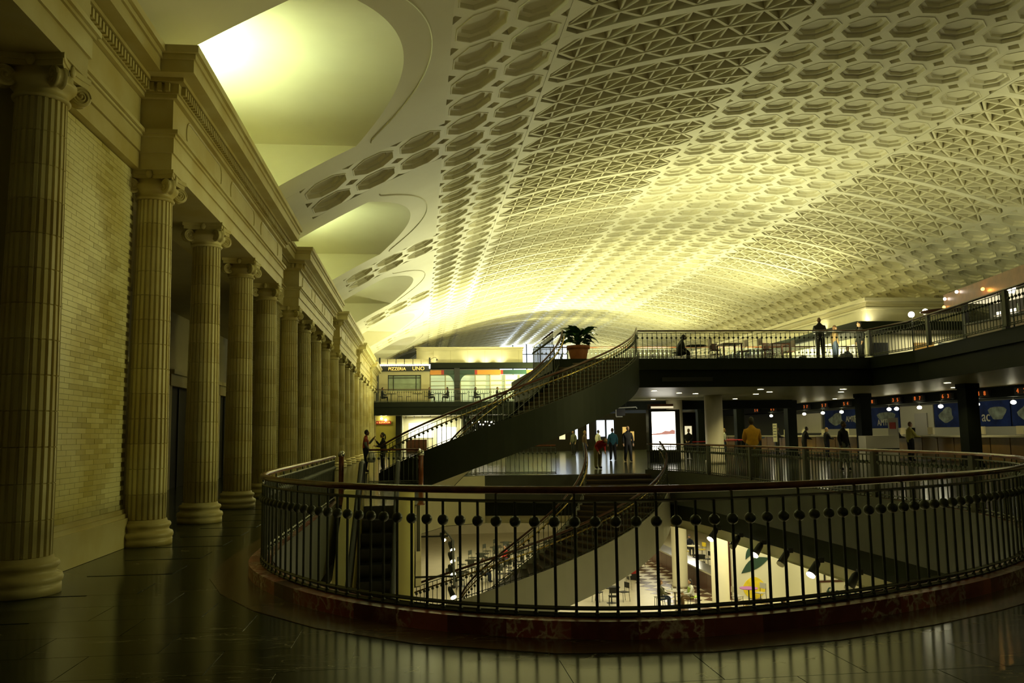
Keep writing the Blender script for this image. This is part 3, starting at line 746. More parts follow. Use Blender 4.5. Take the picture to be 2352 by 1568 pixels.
# ================================================================== CURVED STAIRS
def stair(name, label, cx, cy, Ro, Ri, t0, t1, z0, z1, n, skirt, side, under):
    T = local(name, label, 'staircase', (cx, cy, z0)); Z = z1 - z0
    ht = lambda th: Z * (th - t0) / (t1 - t0)
    P3 = lambda R, th, dz=0: (R * math.cos(th), R * math.sin(th), ht(th) + dz)
    dth = (t1 - t0) / n; rise = Z / n
    tm = MB(); K = 3
    a = [(Ri * math.cos(dth * i / K), Ri * math.sin(dth * i / K)) for i in range(K + 1)]; b = [(Ro * math.cos(dth * i / K), Ro * math.sin(dth * i / K)) for i in range(K, -1, -1)]
    tm.prism(a + b, rise - .04, rise)
    tm.quad((*a[0], 0), (*b[-1], 0), (*b[-1], rise), (*a[0], rise))
    tme = tm.mesh('tread', M['tread'])
    nm = MB().box(Ri, Ro, -.012, .012, rise - .042, rise + .003).mesh('nosing', M['nosing'])
    for i in range(n):
        o = obj('tread', tme, T, (0, 0, i * rise), (0, 0, t0 + i * dth)); obj('nosing', nm, o)
    N = 48; ths = [t0 + (t1 - t0) * i / N for i in range(N + 1)]
    def ribbon(R0, R1, zt, zb_, nmn, mt):
        mb = MB()
        for A, B in zip(ths, ths[1:]):
            q = lambda R, th, dz: P3(R, th, dz)
            for (ra, za), (rb, zb2) in (((R0, zb_), (R0, zt)), ((R0, zt), (R1, zt)), ((R1, zt), (R1, zb_)), ((R1, zb_), (R0, zb_))):
                mb.quad(q(ra, A, za), q(ra, B, za), q(rb, B, zb2), q(rb, A, zb2))
        for th in (ths[0], ths[-1]): mb.quad(P3(R0, th, zb_), P3(R1, th, zb_), P3(R1, th, zt), P3(R0, th, zt))
        mb.build(nmn, M[mt], T)
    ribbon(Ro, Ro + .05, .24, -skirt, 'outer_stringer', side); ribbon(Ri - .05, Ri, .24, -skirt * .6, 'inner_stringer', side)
    mb = MB()
    for A, B in zip(ths, ths[1:]): mb.quad(P3(Ri, A, -skirt * .6), P3(Ri, B, -skirt * .6), P3(Ro, B, -skirt), P3(Ro, A, -skirt))
    mb.build('underside', M[under], T)
    for R, sg in ((Ro - .02, -1), (Ri + .02, 1)):
        nb = int((t1 - t0) * R / .17)
        MB().tube([P3(R, th, 1.15) for th in ths], .035, 8).build('handrail', M['wood_dark'], T, True)
        MB().tube([P3(R + sg * .07, th, .92) for th in ths], .024, 8).build('brass_rail', M['brass'], T, True)
        MB().tube([P3(R, th, 1.06) for th in ths], .012, 4).build('rail_bar', M['iron'], T); MB().tube([P3(R, th, .30) for th in ths], .012, 4).build('rail_bar', M['iron'], T)
        h = .82
        if h not in BAL: BAL[h] = baluster_me(h)
        for i in range(nb + 1):
            th = t0 + (t1 - t0) * i / nb; o = obj('baluster', BAL[h], T, P3(R, th, .25)); obj('ball', ball_me, o, (0, 0, .60))
    return T
stair('curved_staircase', 'shaded grey curved staircase rising from the marble floor to the mezzanine', 3.06, 32.51, 5.34, 2.48, 3.74, 6.02, 0, 4.3, 26, .95, 'stringer_shade', 'soffit')
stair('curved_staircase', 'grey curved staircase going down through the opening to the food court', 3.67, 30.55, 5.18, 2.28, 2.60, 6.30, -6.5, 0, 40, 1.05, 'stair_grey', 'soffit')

# ================================================================== MEZZANINE
def slab_poly(name, poly, ztop, zmid, zbot, inset, top_m, band_m, low_m, under_m):
    s = thing(name, kind='structure', loc=(poly[0][0], poly[0][1], ztop)); n = len(poly)
    MB().prism(poly, zmid, ztop).build('edge_band', M[band_m], s)
    c = Vector((sum(p[0] for p in poly) / n, sum(p[1] for p in poly) / n))
    q = []
    for i in range(n):
        a, b, d = Vector(poly[i - 1]), Vector(poly[i]), Vector(poly[(i + 1) % n])
        n1 = Vector((-(b - a).y, (b - a).x)).normalized(); n2 = Vector((-(d - b).y, (d - b).x)).normalized(); m = (n1 + n2)
        m = m / max(m.length_squared / 2, .3); q.append((b.x + m.x * inset, b.y + m.y * inset))
    MB().prism(q, zbot, zmid).build('lower_band', M[low_m], s)
    mb = MB(); mb.add([(x, y, zbot - .004) for x, y in q], [tuple(range(n - 1, -1, -1))]); mb.build('underside', M[under_m], s)
    return s
MEZ = [(4.95, 31.25), (17.55, 31.15), (17.75, 28.5), (17.2, 25.2), (16.5, 21.3), (15.7, 17), (14.5, 11), (32, 11), (32, 107), (20.8, 107), (20.8, 45.5), (4.95, 45.5)]
mez = slab_poly('floor_mezzanine', MEZ, 4.3, 3.86, 3.2, .12, 'deck', 'deck_light', 'deck', 'ceiling_panel')
MB().box(5.1, 20.6, 45.0, 45.3, 2.72, 3.19).build('beam', M['deck'], mez)
MB().box(9.2, 11.2, 31.30, 31.352, 3.42, 3.58).build('vent', M['black'], mez)
MEZ2 = [(-7.6, 70.6), (13.5, 72.0), (13.5, 86), (-7.6, 86)]
mez2 = slab_poly('floor_mezzanine_far', MEZ2, 4.3, 3.9, 3.2, .1, 'deck', 'deck', 'deck', 'ceiling_panel')
def up_rail(name, label, pts, **k): return railing(name, label, [(x, y, 4.3) for x, y in pts], zb=.03, ball=.80, hm='wood_dark', **k)
up_rail('mezzanine_railing', 'iron ball-baluster railing along the mezzanine edge above the ticket hall', [(8.3, 31.35), (17.4, 31.25), (17.6, 28.6), (17.05, 25.2), (16.4, 21.6), (15.6, 17.2)], step=.19, posts=[(17.5, 30.9), (17.3, 27), (16.4, 21.8)])
up_rail('mezzanine_back_railing', 'iron ball-baluster railing along the back edge of the mezzanine bridge', [(5.1, 37.4), (20.6, 37.4)], step=.19)
up_rail('mezzanine_side_railing', 'iron railing on the short edge of the mezzanine beside the potted plant', [(5.05, 31.6), (5.05, 37.3)], step=.19)
up_rail('restaurant_railing', 'iron railing along the terrace in front of the pizzeria', [(-7.4, 70.8), (13.3, 72.2)], step=.19, joined=True)

# potted plant at the head of the stair
pp = local('potted_plant', 'leafy green plant in a big terracotta pot at the head of the curved stair', 'plant', (6.28, 32.9, 4.3))
MB().lathe([(.27, 0), (.30, .03), (.40, .50), (.40, .52), (.46, .52), (.47, .66), (.43, .66), (.41, .58)], 28, cap=False).build('pot', M['terracotta'], pp, True)
MB().lathe([(.001, .57), (.42, .57)], 20, cap=False).build('soil', M['soil'], pp)
MB().lathe([(.001, .004), (.27, .004)], 16, cap=False).build('pot_bottom', M['terracotta'], pp)
lm = MB(); W_ = [.0, .10, .15, .13, .07, .0]
for i in range(6):
    t = i / 5; z = .12 * math.sin(t * PI * .8) - .16 * t * t
    lm.v += [(-W_[i], t * .55, z + .03), (0, t * .55, z), (W_[i], t * .55, z + .03)]
for i in range(5):
    for k in range(2): a = i * 3 + k; lm.f.append((a, a + 1, a + 4, a + 3)); lm.m.append(0)
leaf_m = lm.mesh('leaf', M['leaf'], True)
for i in range(64):
    a = random.uniform(0, 2 * PI); r = random.uniform(.02, .34); z = .72 + random.uniform(0, .62) * (1 - r * .9)
    st = MB().tube([(0, 0, .57), (r * .5 * math.cos(a), r * .5 * math.sin(a), .57 + (z - .57) * .7), (r * math.cos(a), r * math.sin(a), z)], .008, 4)
    if i % 2 == 0: st.build('stem', M['leaf'], pp)
    obj('leaf', leaf_m, pp, (r * math.cos(a), r * math.sin(a), z), (random.uniform(-.3, .8), random.uniform(-.4, .4), a - PI / 2), [random.uniform(.75, 1.2)] * 3)

# ================================================================== TEXT
def text(name, body, size, m, loc, rot, parent=None, extrude=.01, align='CENTER', shear=0, squash=1):
    c = bpy.data.curves.new(name, 'FONT'); c.body = body; c.size = size; c.extrude = extrude; c.align_x = align; c.align_y = 'CENTER'; c.shear = shear; c.resolution_u = 3
    o = bpy.data.objects.new(name, c); TMP.collection.objects.link(o); TMP.view_layers[0].update()
    me = bpy.data.meshes.new_from_object(o.evaluated_get(TMP.view_layers[0].depsgraph)); bpy.data.objects.remove(o); me.materials.clear(); me.materials.append(M[m])
    b = parent.get('_base', (0, 0, 0)) if parent else (0, 0, 0)
    return obj(name, me, parent, (loc[0] - b[0], loc[1] - b[1], loc[2] - b[2]), rot, (squash, 1, 1))
FRONT = (PI / 2, 0, 0)                                   # faces the camera's side (-Y)
LEFTW = (PI / 2, 0, -PI / 2)                             # faces -X

# ================================================================== PIZZERIA TERRACE (far mezzanine)
pz = thing('pizzeria_kiosk', 'pizzeria front with a bulb-lit name sign and a wide window on the far terrace', 'restaurant', (-1.3, 73.2, 4.3))
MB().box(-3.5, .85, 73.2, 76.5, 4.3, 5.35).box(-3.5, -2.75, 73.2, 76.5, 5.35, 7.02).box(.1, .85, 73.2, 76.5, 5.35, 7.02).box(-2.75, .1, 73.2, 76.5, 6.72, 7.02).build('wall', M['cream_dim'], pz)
MB().box(-2.75, .1, 73.5, 73.54, 5.35, 6.72).build('window_glass', M['shop_glass'], pz)
for x in (-2.75, -2.3, -.35, .06): MB().box(x, x + .06, 73.42, 73.5, 5.35, 6.72).build('mullion', M['black'], pz)
for z in (6.45, 6.66): MB().box(-2.75, .1, 73.40, 73.48, z, z + .05).build('mullion', M['black'], pz)
MB().box(-2.2, -1.55, 73.6, 73.7, 5.35, 6.2).build('menu_board', M['wood_dark'], pz)
sg = MB().box(-3.55, .9, 72.95, 73.2, 7.02, 7.55).build('sign_board', M['black'], pz)
text('sign_letters', 'PIZZERIA', .37, 'glow_letter', (-1.95, 72.93, 7.22), FRONT, pz, .015)
text('sign_letters', 'UNO', .46, 'glow_letter', (-.12, 72.93, 7.24), FRONT, pz, .015)
bulb = MB().ball((0, 0, 0), .062, 8, 6).mesh('bulb', M['glow_globe'], True); pb = pz['_base']
for i in range(30): obj('bulb', bulb, pz, (-3.5 + i * 4.35 / 29 - pb[0], 72.90 - pb[1], 7.55 - pb[2]))
for x in (-3.5, .85):
    for i in range(2): obj('bulb', bulb, pz, (x - pb[0], 72.90 - pb[1], 7.42 - .12 * i - pb[2]))
for i in range(6): MB().box(-3.45 + i * .72, -2.79 + i * .72, 73.0, 73.15, 7.62, 8.08).build('parapet_panel', M['cream_dim'], pz)
for x in (-3.5, .78): MB().box(x, x + .14, 72.95, 73.2, 7.55, 8.2).build('parapet_post', M['black'], pz)
for i in range(6): pass
cr = thing('terrace_building', 'long cream building with a dark canopy and orange and green frieze behind the terrace', 'building', (4.5, 76, 4.3))
MB().box(-.3, 9.35, 76, 80, 7.95, 9.3).build('attic_wall', M['cream'], cr)
MB().box(-.4, 9.45, 75.9, 80, 9.3, 9.42).box(-.36, 9.41, 75.94, 80, 9.1, 9.16).build('cornice', M['cream'], cr)
for i in range(6): MB().box(1.2 + i * 1.55, 1.23 + i * 1.55, 75.985, 76.0, 7.95, 9.1).build('panel_joint', M['cream_dim'], cr)
MB().box(.9, 14.5, 75.0, 76.4, 7.45, 7.92).build('canopy', M['deck'], cr)
for a, b, mn in ((.9, 1.9, 'orange'), (1.9, 2.15, 'red'), (2.15, 4.9, 'dark_green'), (4.9, 5.12, 'red'), (5.12, 7.25, 'orange'), (7.25, 7.45, 'red'), (7.45, 9.6, 'dark_green'), (9.6, 11.5, 'orange')):
    MB().box(a, b, 75.3, 75.5, 6.88, 7.28).build('frieze_panel', M[mn], cr)
MB().box(3.05, 3.55, 75.1, 75.5, 4.3, 7.45).build('post', M['black'], cr)
for s in (-1, 1):
    pts = [(3.3 + s * .25, 6.88)] + [(3.3 + s * (.25 + .75 * (1 - math.cos(a))), 6.88 - .95 * (1 - math.sin(a)) if False else 5.93 + .95 * math.sin(a)) for a in [PI / 2 * i / 6 for i in range(7)]]
    mb = MB(); mb.add([(x, 75.1, z) for x, z in pts] + [(x, 75.4, z) for x, z in pts], [tuple(range(8)), tuple(range(15, 7, -1))] + [(i, (i + 1) % 8, 8 + (i + 1) % 8, 8 + i) for i in range(8)])
    mb.build('bracket', M['dark_green'], cr)
MB().box(.9, 12.0, 76.2, 76.3, 4.3, 6.88).build('shop_window', M['glow_green'], cr)
for i in range(9): MB().box(.9 + i * 1.35, .98 + i * 1.35, 76.0, 76.2, 4.3, 6.88).build('mullion', M['cream_dim'], cr)
for z in (5.9, 6.3, 6.85): MB().box(.9, 12.0, 76.05, 76.2, z, z + .05).build('mullion', M['cream_dim'], cr)
for x in (4.55, 5.95, 7.25): lamp_spot('terrace_spot', (x, 75.35, 7.96), (x, 76.05, 8.6), 60, WHITE, 110, .8, .05)
lamp_spot('gooseneck_spot', (1.35, 75.6, 8.05), (1.2, 76.05, 8.5), 12, WARM, 110)
gn = thing('gooseneck_lamp', 'small dark gooseneck lamp arching over the pizzeria sign end', 'lamp', (.95, 74.2, 8.1))
MB().tube(smooth_path([(.92, 74.2, 8.1), (1.1, 74.2, 8.25), (1.35, 74.2, 8.32), (1.5, 74.2, 8.2)], 5), .02, 6).build('arm', M['black'], gn)
MB().lathe([(.02, .14), (.05, .1), (.11, 0)], 12, (1.5, 74.2, 8.06), False).build('shade', M['black'], gn)
# below the terrace: yellow wall with a red sign, bright shop, string of small lamps
yw = thing('yellow_wall_panel', 'plain yellow wall with two small lamps below the pizzeria terrace', 'wall panel', (-2.9, 73, 0))
MB().box(-7.4, -2.05, 73, 73.2, 0, 3.19).build('panel', M['yellow_wall'], yw)
for x, z in ((-3.25, 2.98), (-2.9, 2.86)): MB().ball((x, 72.8, z), .10, 10, 8).build('lamp', M['glow_white'], yw, True); lamp_point('wall_lamp', (x, 72.4, z + .05), 7, WARM, .08)
es = thing('elevator_sign', 'small red sign with gold lettering on the yellow wall', 'sign', (-3.2, 72.9, 2.5))
MB().box(-3.75, -2.45, 72.84, 72.9, 2.5, 2.78).build('board', M['red'], es); text('lettering', 'ELEVATOR', .2, 'glow_letter', (-3.0, 72.83, 2.64), FRONT, es)
text('arrow', '>', .2, 'glow_letter', (-3.62, 72.83, 2.65), (PI / 2, PI, 0), es)
MB().box(-2.05, -1.6, 72.6, 73.2, 0, 3.19).build('pier', M['black'], yw)
sh = thing('bright_shop', 'brightly lit white shop bay below the terrace', 'shop', (1.0, 75, 0))
MB().box(-1.6, 3.7, 76.4, 76.5, 0, 3.19).build('back_wall', M['white_wall'], sh)
for x in (-1.6, 3.6): MB().box(x, x + .1, 73, 76.4, 0, 3.19).build('side_wall', M['white_wall'], sh)
MB().box(-1.0, 1.2, 76.3, 76.39, 1.3, 2.6).build('display', M['glow_shop'], sh); MB().box(1.5, 3.3, 76.3, 76.39, .3, 2.2).build('display', M['glow_shop'], sh)
MB().box(-1.2, .6, 74.2, 75, 0, 1.15).build('counter', M['wood_dark'], sh)
for i in range(7): MB().tube([(-1.2 + i * .7, 74, 3.19), (-1.2 + i * .7, 74, 2.98)], .03, 5).build('track_lamp', M['black'], sh)
lamp_area('shop_lamp', (1, 74.8, 3.1), 3.5, 330, WHITE, (0, 0, 0), 2)
MB().box(3.7, 4.2, 72.6, 73.2, 0, 3.19).build('pier', M['black'], sh)
fl = MB().ball((0, 0, 0), .055, 6, 5).mesh('string_bulb', M['glow_globe'], True)
sb = thing('string_lights', 'cluster of small bright bulbs in the dark shop under the terrace', 'lights', (5.6, 74, 1.6))
for i in range(34): obj('string_bulb', fl, sb, (random.uniform(-1.3, 1.9), random.uniform(-.6, 1.4), random.choice([.5, .9, 1.25, 1.45]) + random.uniform(-.12, .1) - .2))
MB().tube([(4.4, 74, 3.1), (7.5, 74, 3.1)], .02, 4).tube([(4.4, 74, 2.5), (7.5, 74, 2.4)], .02, 4).tube([(4.3, 74, 0), (4.3, 74, 3.19)], .04, 5).build('wire', M['black'], sb)
MB().box(4.2, 13.5, 78, 78.2, 0, 3.19).build('back_wall', M['door_dark'], sb)
# ================================================================== LOWER LEVEL (food court)
ZL = -6.5
mb = MB(); mb.box(-8, 30, -2, 70, ZL - .2, ZL); fl_ = mb.build('floor_lower', M['tile_cream']); tag(fl_, kind='structure')
tl_ = MB().prism([(-.5, 0), (0, -.5), (.5, 0), (0, .5)], 0, .006).mesh('inlay_tile', M['brown_marble'])
for i in range(5):
    for j in range(26): obj('inlay_tile', tl_, fl_, (11.9 + i * 1.02 - fl_.location.x, 34 + j * 1.02 + (i % 2) * .0 - fl_.location.y, .2))
mb = MB(); n = len(hole)
low_ceiling = floor_mesh([(-8, -2), (30, -2), (30, 70), (-8, 70)], hole, -1.76); low_ceiling.f = [f[::-1] for f in low_ceiling.f]
tag(low_ceiling.build('ceiling_lower', M['cream']), kind='structure')
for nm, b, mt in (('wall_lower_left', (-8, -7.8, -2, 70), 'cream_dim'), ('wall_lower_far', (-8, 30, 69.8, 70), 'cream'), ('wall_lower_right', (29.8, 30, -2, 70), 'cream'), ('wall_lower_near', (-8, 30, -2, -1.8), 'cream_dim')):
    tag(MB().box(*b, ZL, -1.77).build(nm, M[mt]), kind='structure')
# cream bulkhead under the right edge, grey panel wall under the left edge
pw = thing('wall_lower_panel', kind='structure', loc=(-1.9, 13, ZL))
for i in range(6):
    y0 = 8.6 + i * 1.7
    for z0, z1 in ((ZL, -4.4), (-4.39, -1.78)): MB().box(-2.0, -1.88, y0, y0 + 1.69, z0, z1).build('wall_panel', M['grey_steel'], pw)
for (x, y, sx, sy, e) in ((3.2, 3.2, 7, 3, 560), (13, 14, 4, 5, 200), (14, 38, 6, 6, 430), (6, 52, 8, 8, 430), (20, 30, 3, 10, 260), (15, 55, 8, 8, 300), (3.5, 40, 5, 4, 160), (13, 22, 2, 8, 90)):  # first lamp is added out of view to brighten the lower stair
    lamp_area('food_court_lamp', (x, y, -1.85), sx, e, WHITE, (0, 0, 0), sy)
# round white columns that pass through both floors
def round_column(label, x, y):
    t = thing('round_column', label, 'column', (x, y, ZL))
    MB().lathe([(.43, 0), (.43, .12), (.40, .14), (.40, -1.78 - ZL)], 32, (x, y, ZL)).build('lower_shaft', M['cream'], t, True)
    MB().lathe([(.46, 0), (.46, .15), (.42, .17), (.42, 3.19)], 32, (x, y, 0)).build('upper_shaft', M['cream'], t, True)
round_column('smooth round cream column standing behind the glowing advertising kiosk', 13.45, 43.7)
round_column('smooth round cream column standing between the glowing kiosk and the ticket queue', 13.78, 38.6)
# lemon mural, bright side wall, sign
mw_ = thing('lemon_mural', 'white wall painted with a big yellow lemon and green leaves in the food court', 'mural', (16, 40, ZL))
MB().box(14.9, 17.6, 40, 40.2, ZL, -1.78).build('wall', M['mural_white'], mw_)
lp = [(15.95 + .50 * math.cos(a) * (1 + .12 * math.cos(2 * a)), -6.0 + .52 * math.sin(a)) for a in [2 * PI * i / 28 for i in range(28)]]
def flat(poly, y0, y1): m = MB(); k = len(poly); return m.add([(x, y0, z) for x, z in poly] + [(x, y1, z) for x, z in poly], [tuple(range(k)), tuple(range(2 * k - 1, k - 1, -1))] + [(i, (i + 1) % k, k + (i + 1) % k, k + i) for i in range(k)])
flat(lp, 39.98, 40.0).build('lemon', M['lemon'], mw_)
for cx, cz, L_, an in ((16.05, -4.95, 1.6, .45), (16.0, -3.55, 1.4, .05), (15.85, -4.3, .9, .9)):
    pts = []
    for i in range(9): t = i / 8; pts.append((t - .5, .16 * math.sin(PI * t) + .06 * math.sin(PI * t)))
    for i in range(7, 0, -1): t = i / 8; pts.append((t - .5, -.10 * math.sin(PI * t)))
    flat([(cx + L_ * (x * math.cos(an) - z * math.sin(an)), cz + L_ * (x * math.sin(an) + z * math.cos(an))) for x, z in pts], 39.975, 39.995).build('painted_leaf', M['dark_green'], mw_)
sw = thing('food_stall_wall', 'bright white food stall wall with a small red tag in the food court', 'wall', (18, 34, ZL))
MB().box(17.62, 17.8, 22, 39.95, ZL, -1.78).build('wall', M['white_wall'], sw)
for i in range(5): MB().box(17.60, 17.62, 24 + i * 3, 24.04 + i * 3, ZL, -1.78).build('panel_joint', M['cream_dim'], sw)
MB().box(17.56, 17.6, 35.0, 35.12, -3.3, -2.7).build('red_tag', M['red'], sw)
fs = thing('food_stall_sign', 'pale hanging sign board with dark old-style lettering in the food court', 'sign', (13.4, 26.4, -4.0))
MB().box(12.75, 14.15, 26.4, 26.5, -4.0, -3.35).build('board', M['cream'], fs); MB().box(12.7, 14.2, 26.38, 26.52, -3.35, -3.30).build('frame', M['wood_dark'], fs)
text('lettering', 'franks', .44, 'dark_green', (13.42, 26.385, -3.68), FRONT, fs, .01, shear=.15)
for x in (12.9, 14.0): MB().box(x - .02, x + .02, 26.43, 26.47, -3.30, -1.765).build('hanger', M['black'], fs)
# spotlights on the right fascia and on the left edge
def spotlight(x, y, z, dx, dy, label, group, lit, sc=1):
    t = local('spotlight', label, 'spotlight', (x, y, z), 0, group); t.scale = (sc, sc, sc)
    MB().box(-.02, .10, -.03, .03, -.03, .08).build('bracket', M['black'], t)
    d = Vector((dx, dy, -.75)).normalized(); a = Vector((-.06, 0, -.05)); b = a + d * .34
    MB().tube([a - d * .08, a, a + d * .10, b], [.05, .08, .085, .10], 14).build('housing', M['black'], t, True)
    MB().tube([b, b + d * .012], .10, 14).build('lens', M['glow_spot'] if lit else M['chrome'], t)
    if lit: lamp_spot('stall_spot', tuple(Vector((x, y, z)) + (b + d * .05) * sc), tuple(Vector((x, y, z)) + b + d * 4), 120 * sc * sc, WHITE, 70)
for i, y in enumerate((25.2, 23.4, 21.8, 20.2, 18.6, 16.9, 15.4)):
    spotlight(8.97, y, -1.45, -.75, -.45, 'black spotlight with a bright lens fixed to the dark edge above the food court' if i % 2 == 0 else 'black spotlight with an unlit lens fixed to the dark edge above the food court', 'lit edge spotlights' if i % 2 == 0 else 'unlit edge spotlights', i % 2 == 0)
for i, (x, y, z) in enumerate(((.58, 16.0, -1.3), (.62, 17.2, -1.08), (.66, 18.4, -1.0), (.71, 19.8, -.95), (.55, 21.2, -.9))):
    spotlight(x, y, z, .35, -.75, 'small bright spotlight beside the escalator under the newel post', 'spotlights by the escalator', True, .55)
MB_ = thing('lighting_track', 'dark sloping track that carries the spotlights beside the escalator', 'track', (.5, 17, -1))
MB().tube([(.62, 15.8, -1.26), (.66, 17.2, -1.04), (.70, 18.4, -.96), (.75, 19.8, -.91), (.60, 21.4, -.86)], .025, 6).build('bar', M['black'], MB_)
for yy in (16.4, 20.6): MB().tube([(.68, yy, -1.16 if yy < 18 else -.9), (-.1 if yy < 18 else .02, yy, -1.16 if yy < 18 else -.9)], .02, 6).build('arm', M['black'], MB_)

# escalator
es_ = thing('escalator', 'dark escalator between tall cream side panels rising beside the railing', 'escalator', (-.9, 13, ZL))
ex0, ex1, Yt, Yb = -1.62, -.12, 18.6, 18.6 - 6.5 / math.tan(math.radians(32)); sl = 6.5 / (Yt - Yb)
def ez(y): return max(ZL, min(0, ZL + (y - Yb) * sl))
for sd, x0, x1 in ((1, ex0, ex0 + .40), (-1, ex1 - .40, ex1)):
    mb = MB(); ys = [Yb - .8, Yb, Yt, Yt + .5]; top = [(y, ez(y) + .35) for y in ys]; bot = [(y, ez(y) - .7) for y in reversed(ys)]
    pl_ = top + bot; k = len(pl_)
    mb.add([(x0, y, z) for y, z in pl_] + [(x1, y, z) for y, z in pl_], [tuple(range(k)), tuple(range(2 * k - 1, k - 1, -1))] + [(i, (i + 1) % k, k + (i + 1) % k, k + i) for i in range(k)])
    mb.build('side_panel', M['escalator_side'], es_)
    xm = x1 - .04 if sd > 0 else x0 + .04
    mb = MB(); pl2 = [(y, ez(y) + .88) for y in ys] + [(y, ez(y) + .35) for y in reversed(ys)]
    mb.add([(xm - .02, y, z) for y, z in pl2] + [(xm + .02, y, z) for y, z in pl2], [tuple(range(k)), tuple(range(2 * k - 1, k - 1, -1))] + [(i, (i + 1) % k, k + (i + 1) % k, k + i) for i in range(k)])
    mb.build('balustrade', M['iron_dark'], es_)
    MB().tube([(xm, y, ez(y) + .92) for y in ys] + [(xm, Yt + .75, .75), (xm, Yt + .7, .45)], .05, 8).build('handrail', M['black'], es_, True)
st_me = MB().box(ex0 + .41, ex1 - .41, 0, .42, -.3, 0).mesh('step', M['iron_dark'])
nst = 26
for i in range(nst):
    y = Yb + (Yt - Yb) * i / nst; obj('step', st_me, es_, (.9, y - 13, ez(y) - ZL))

# ------------------------------------------------------------------ furniture
def cafe_table(name, label, loc, top='black', r=.42, group=None, h=.74):
    t = local(name, label, 'table', loc, 0, group)
    MB().lathe([(r - .01, h - .03), (r, h - .02), (r, h)], 24).build('table_top', M[top], t); MB().lathe([(.03, .02), (.03, h - .03)], 10).build('stem', M['iron_dark'], t)
    MB().lathe([(.24, 0), (.24, .015), (.05, .04), (.03, .06)], 16).build('foot', M['iron_dark'], t); return t
CH = {}
def chair_meshes(mt):
    if mt not in CH:
        CH[mt] = dict(seat=MB().box(-.20, .20, -.20, .20, .43, .46).mesh('seat', M[mt]),
                      back=MB().box(-.19, .19, .18, .205, .62, .88).mesh('backrest', M[mt]),
                      leg=[MB().tube([(x, y, 0), (x * .95, y * .95, .43)], .013, 5).mesh('leg', M['iron_dark']) for x, y in ((-.18, -.18), (.18, -.18))] +
                          [MB().tube([(x, .22, 0), (x, .18, .43), (x, .20, .88)], .013, 5).mesh('leg', M['iron_dark']) for x in (-.18, .18)])
    return CH[mt]
def chair(label, loc, rz, mt='black', group=None, h=1.0):
    t = local('cafe_chair', label, 'chair', loc, rz, group); c = chair_meshes(mt)
    t.scale = (1, 1, h)
    obj('seat', c['seat'], t); obj('backrest', c['back'], t)
    for l in c['leg']: obj('leg', l, t)
    return t

# ------------------------------------------------------------------ people
mat('skin', (.50, .30, .18), .5); mat('skin_dark', (.20, .11, .06), .5); mat('hair_dark', (.02, .014, .01), .6); mat('hair_fair', (.45, .30, .10), .6); mat('hair_brown', (.12, .06, .025), .6); mat('hair_grey', (.35, .33, .28), .6)
CLO = {'vest_red': (.30, .04, .03), 'grey': (.22, .23, .20), 'navy': (.012, .016, .035), 'black_c': (.010, .010, .010), 'jeans': (.03, .045, .09), 'khaki': (.20, .17, .06), 'red_c': (.50, .02, .015),
       'teal_c': (.02, .12, .16), 'mustard': (.60, .30, .02), 'white_c': (.60, .60, .52), 'blue_c': (.08, .16, .26), 'yellow_c': (.50, .46, .10), 'brown_c': (.16, .10, .04), 'olive': (.10, .10, .05), 'shoe': (.012, .01, .008)}
for k_, v_ in CLO.items(): mat(k_, v_, .8, 0, .12, 14)
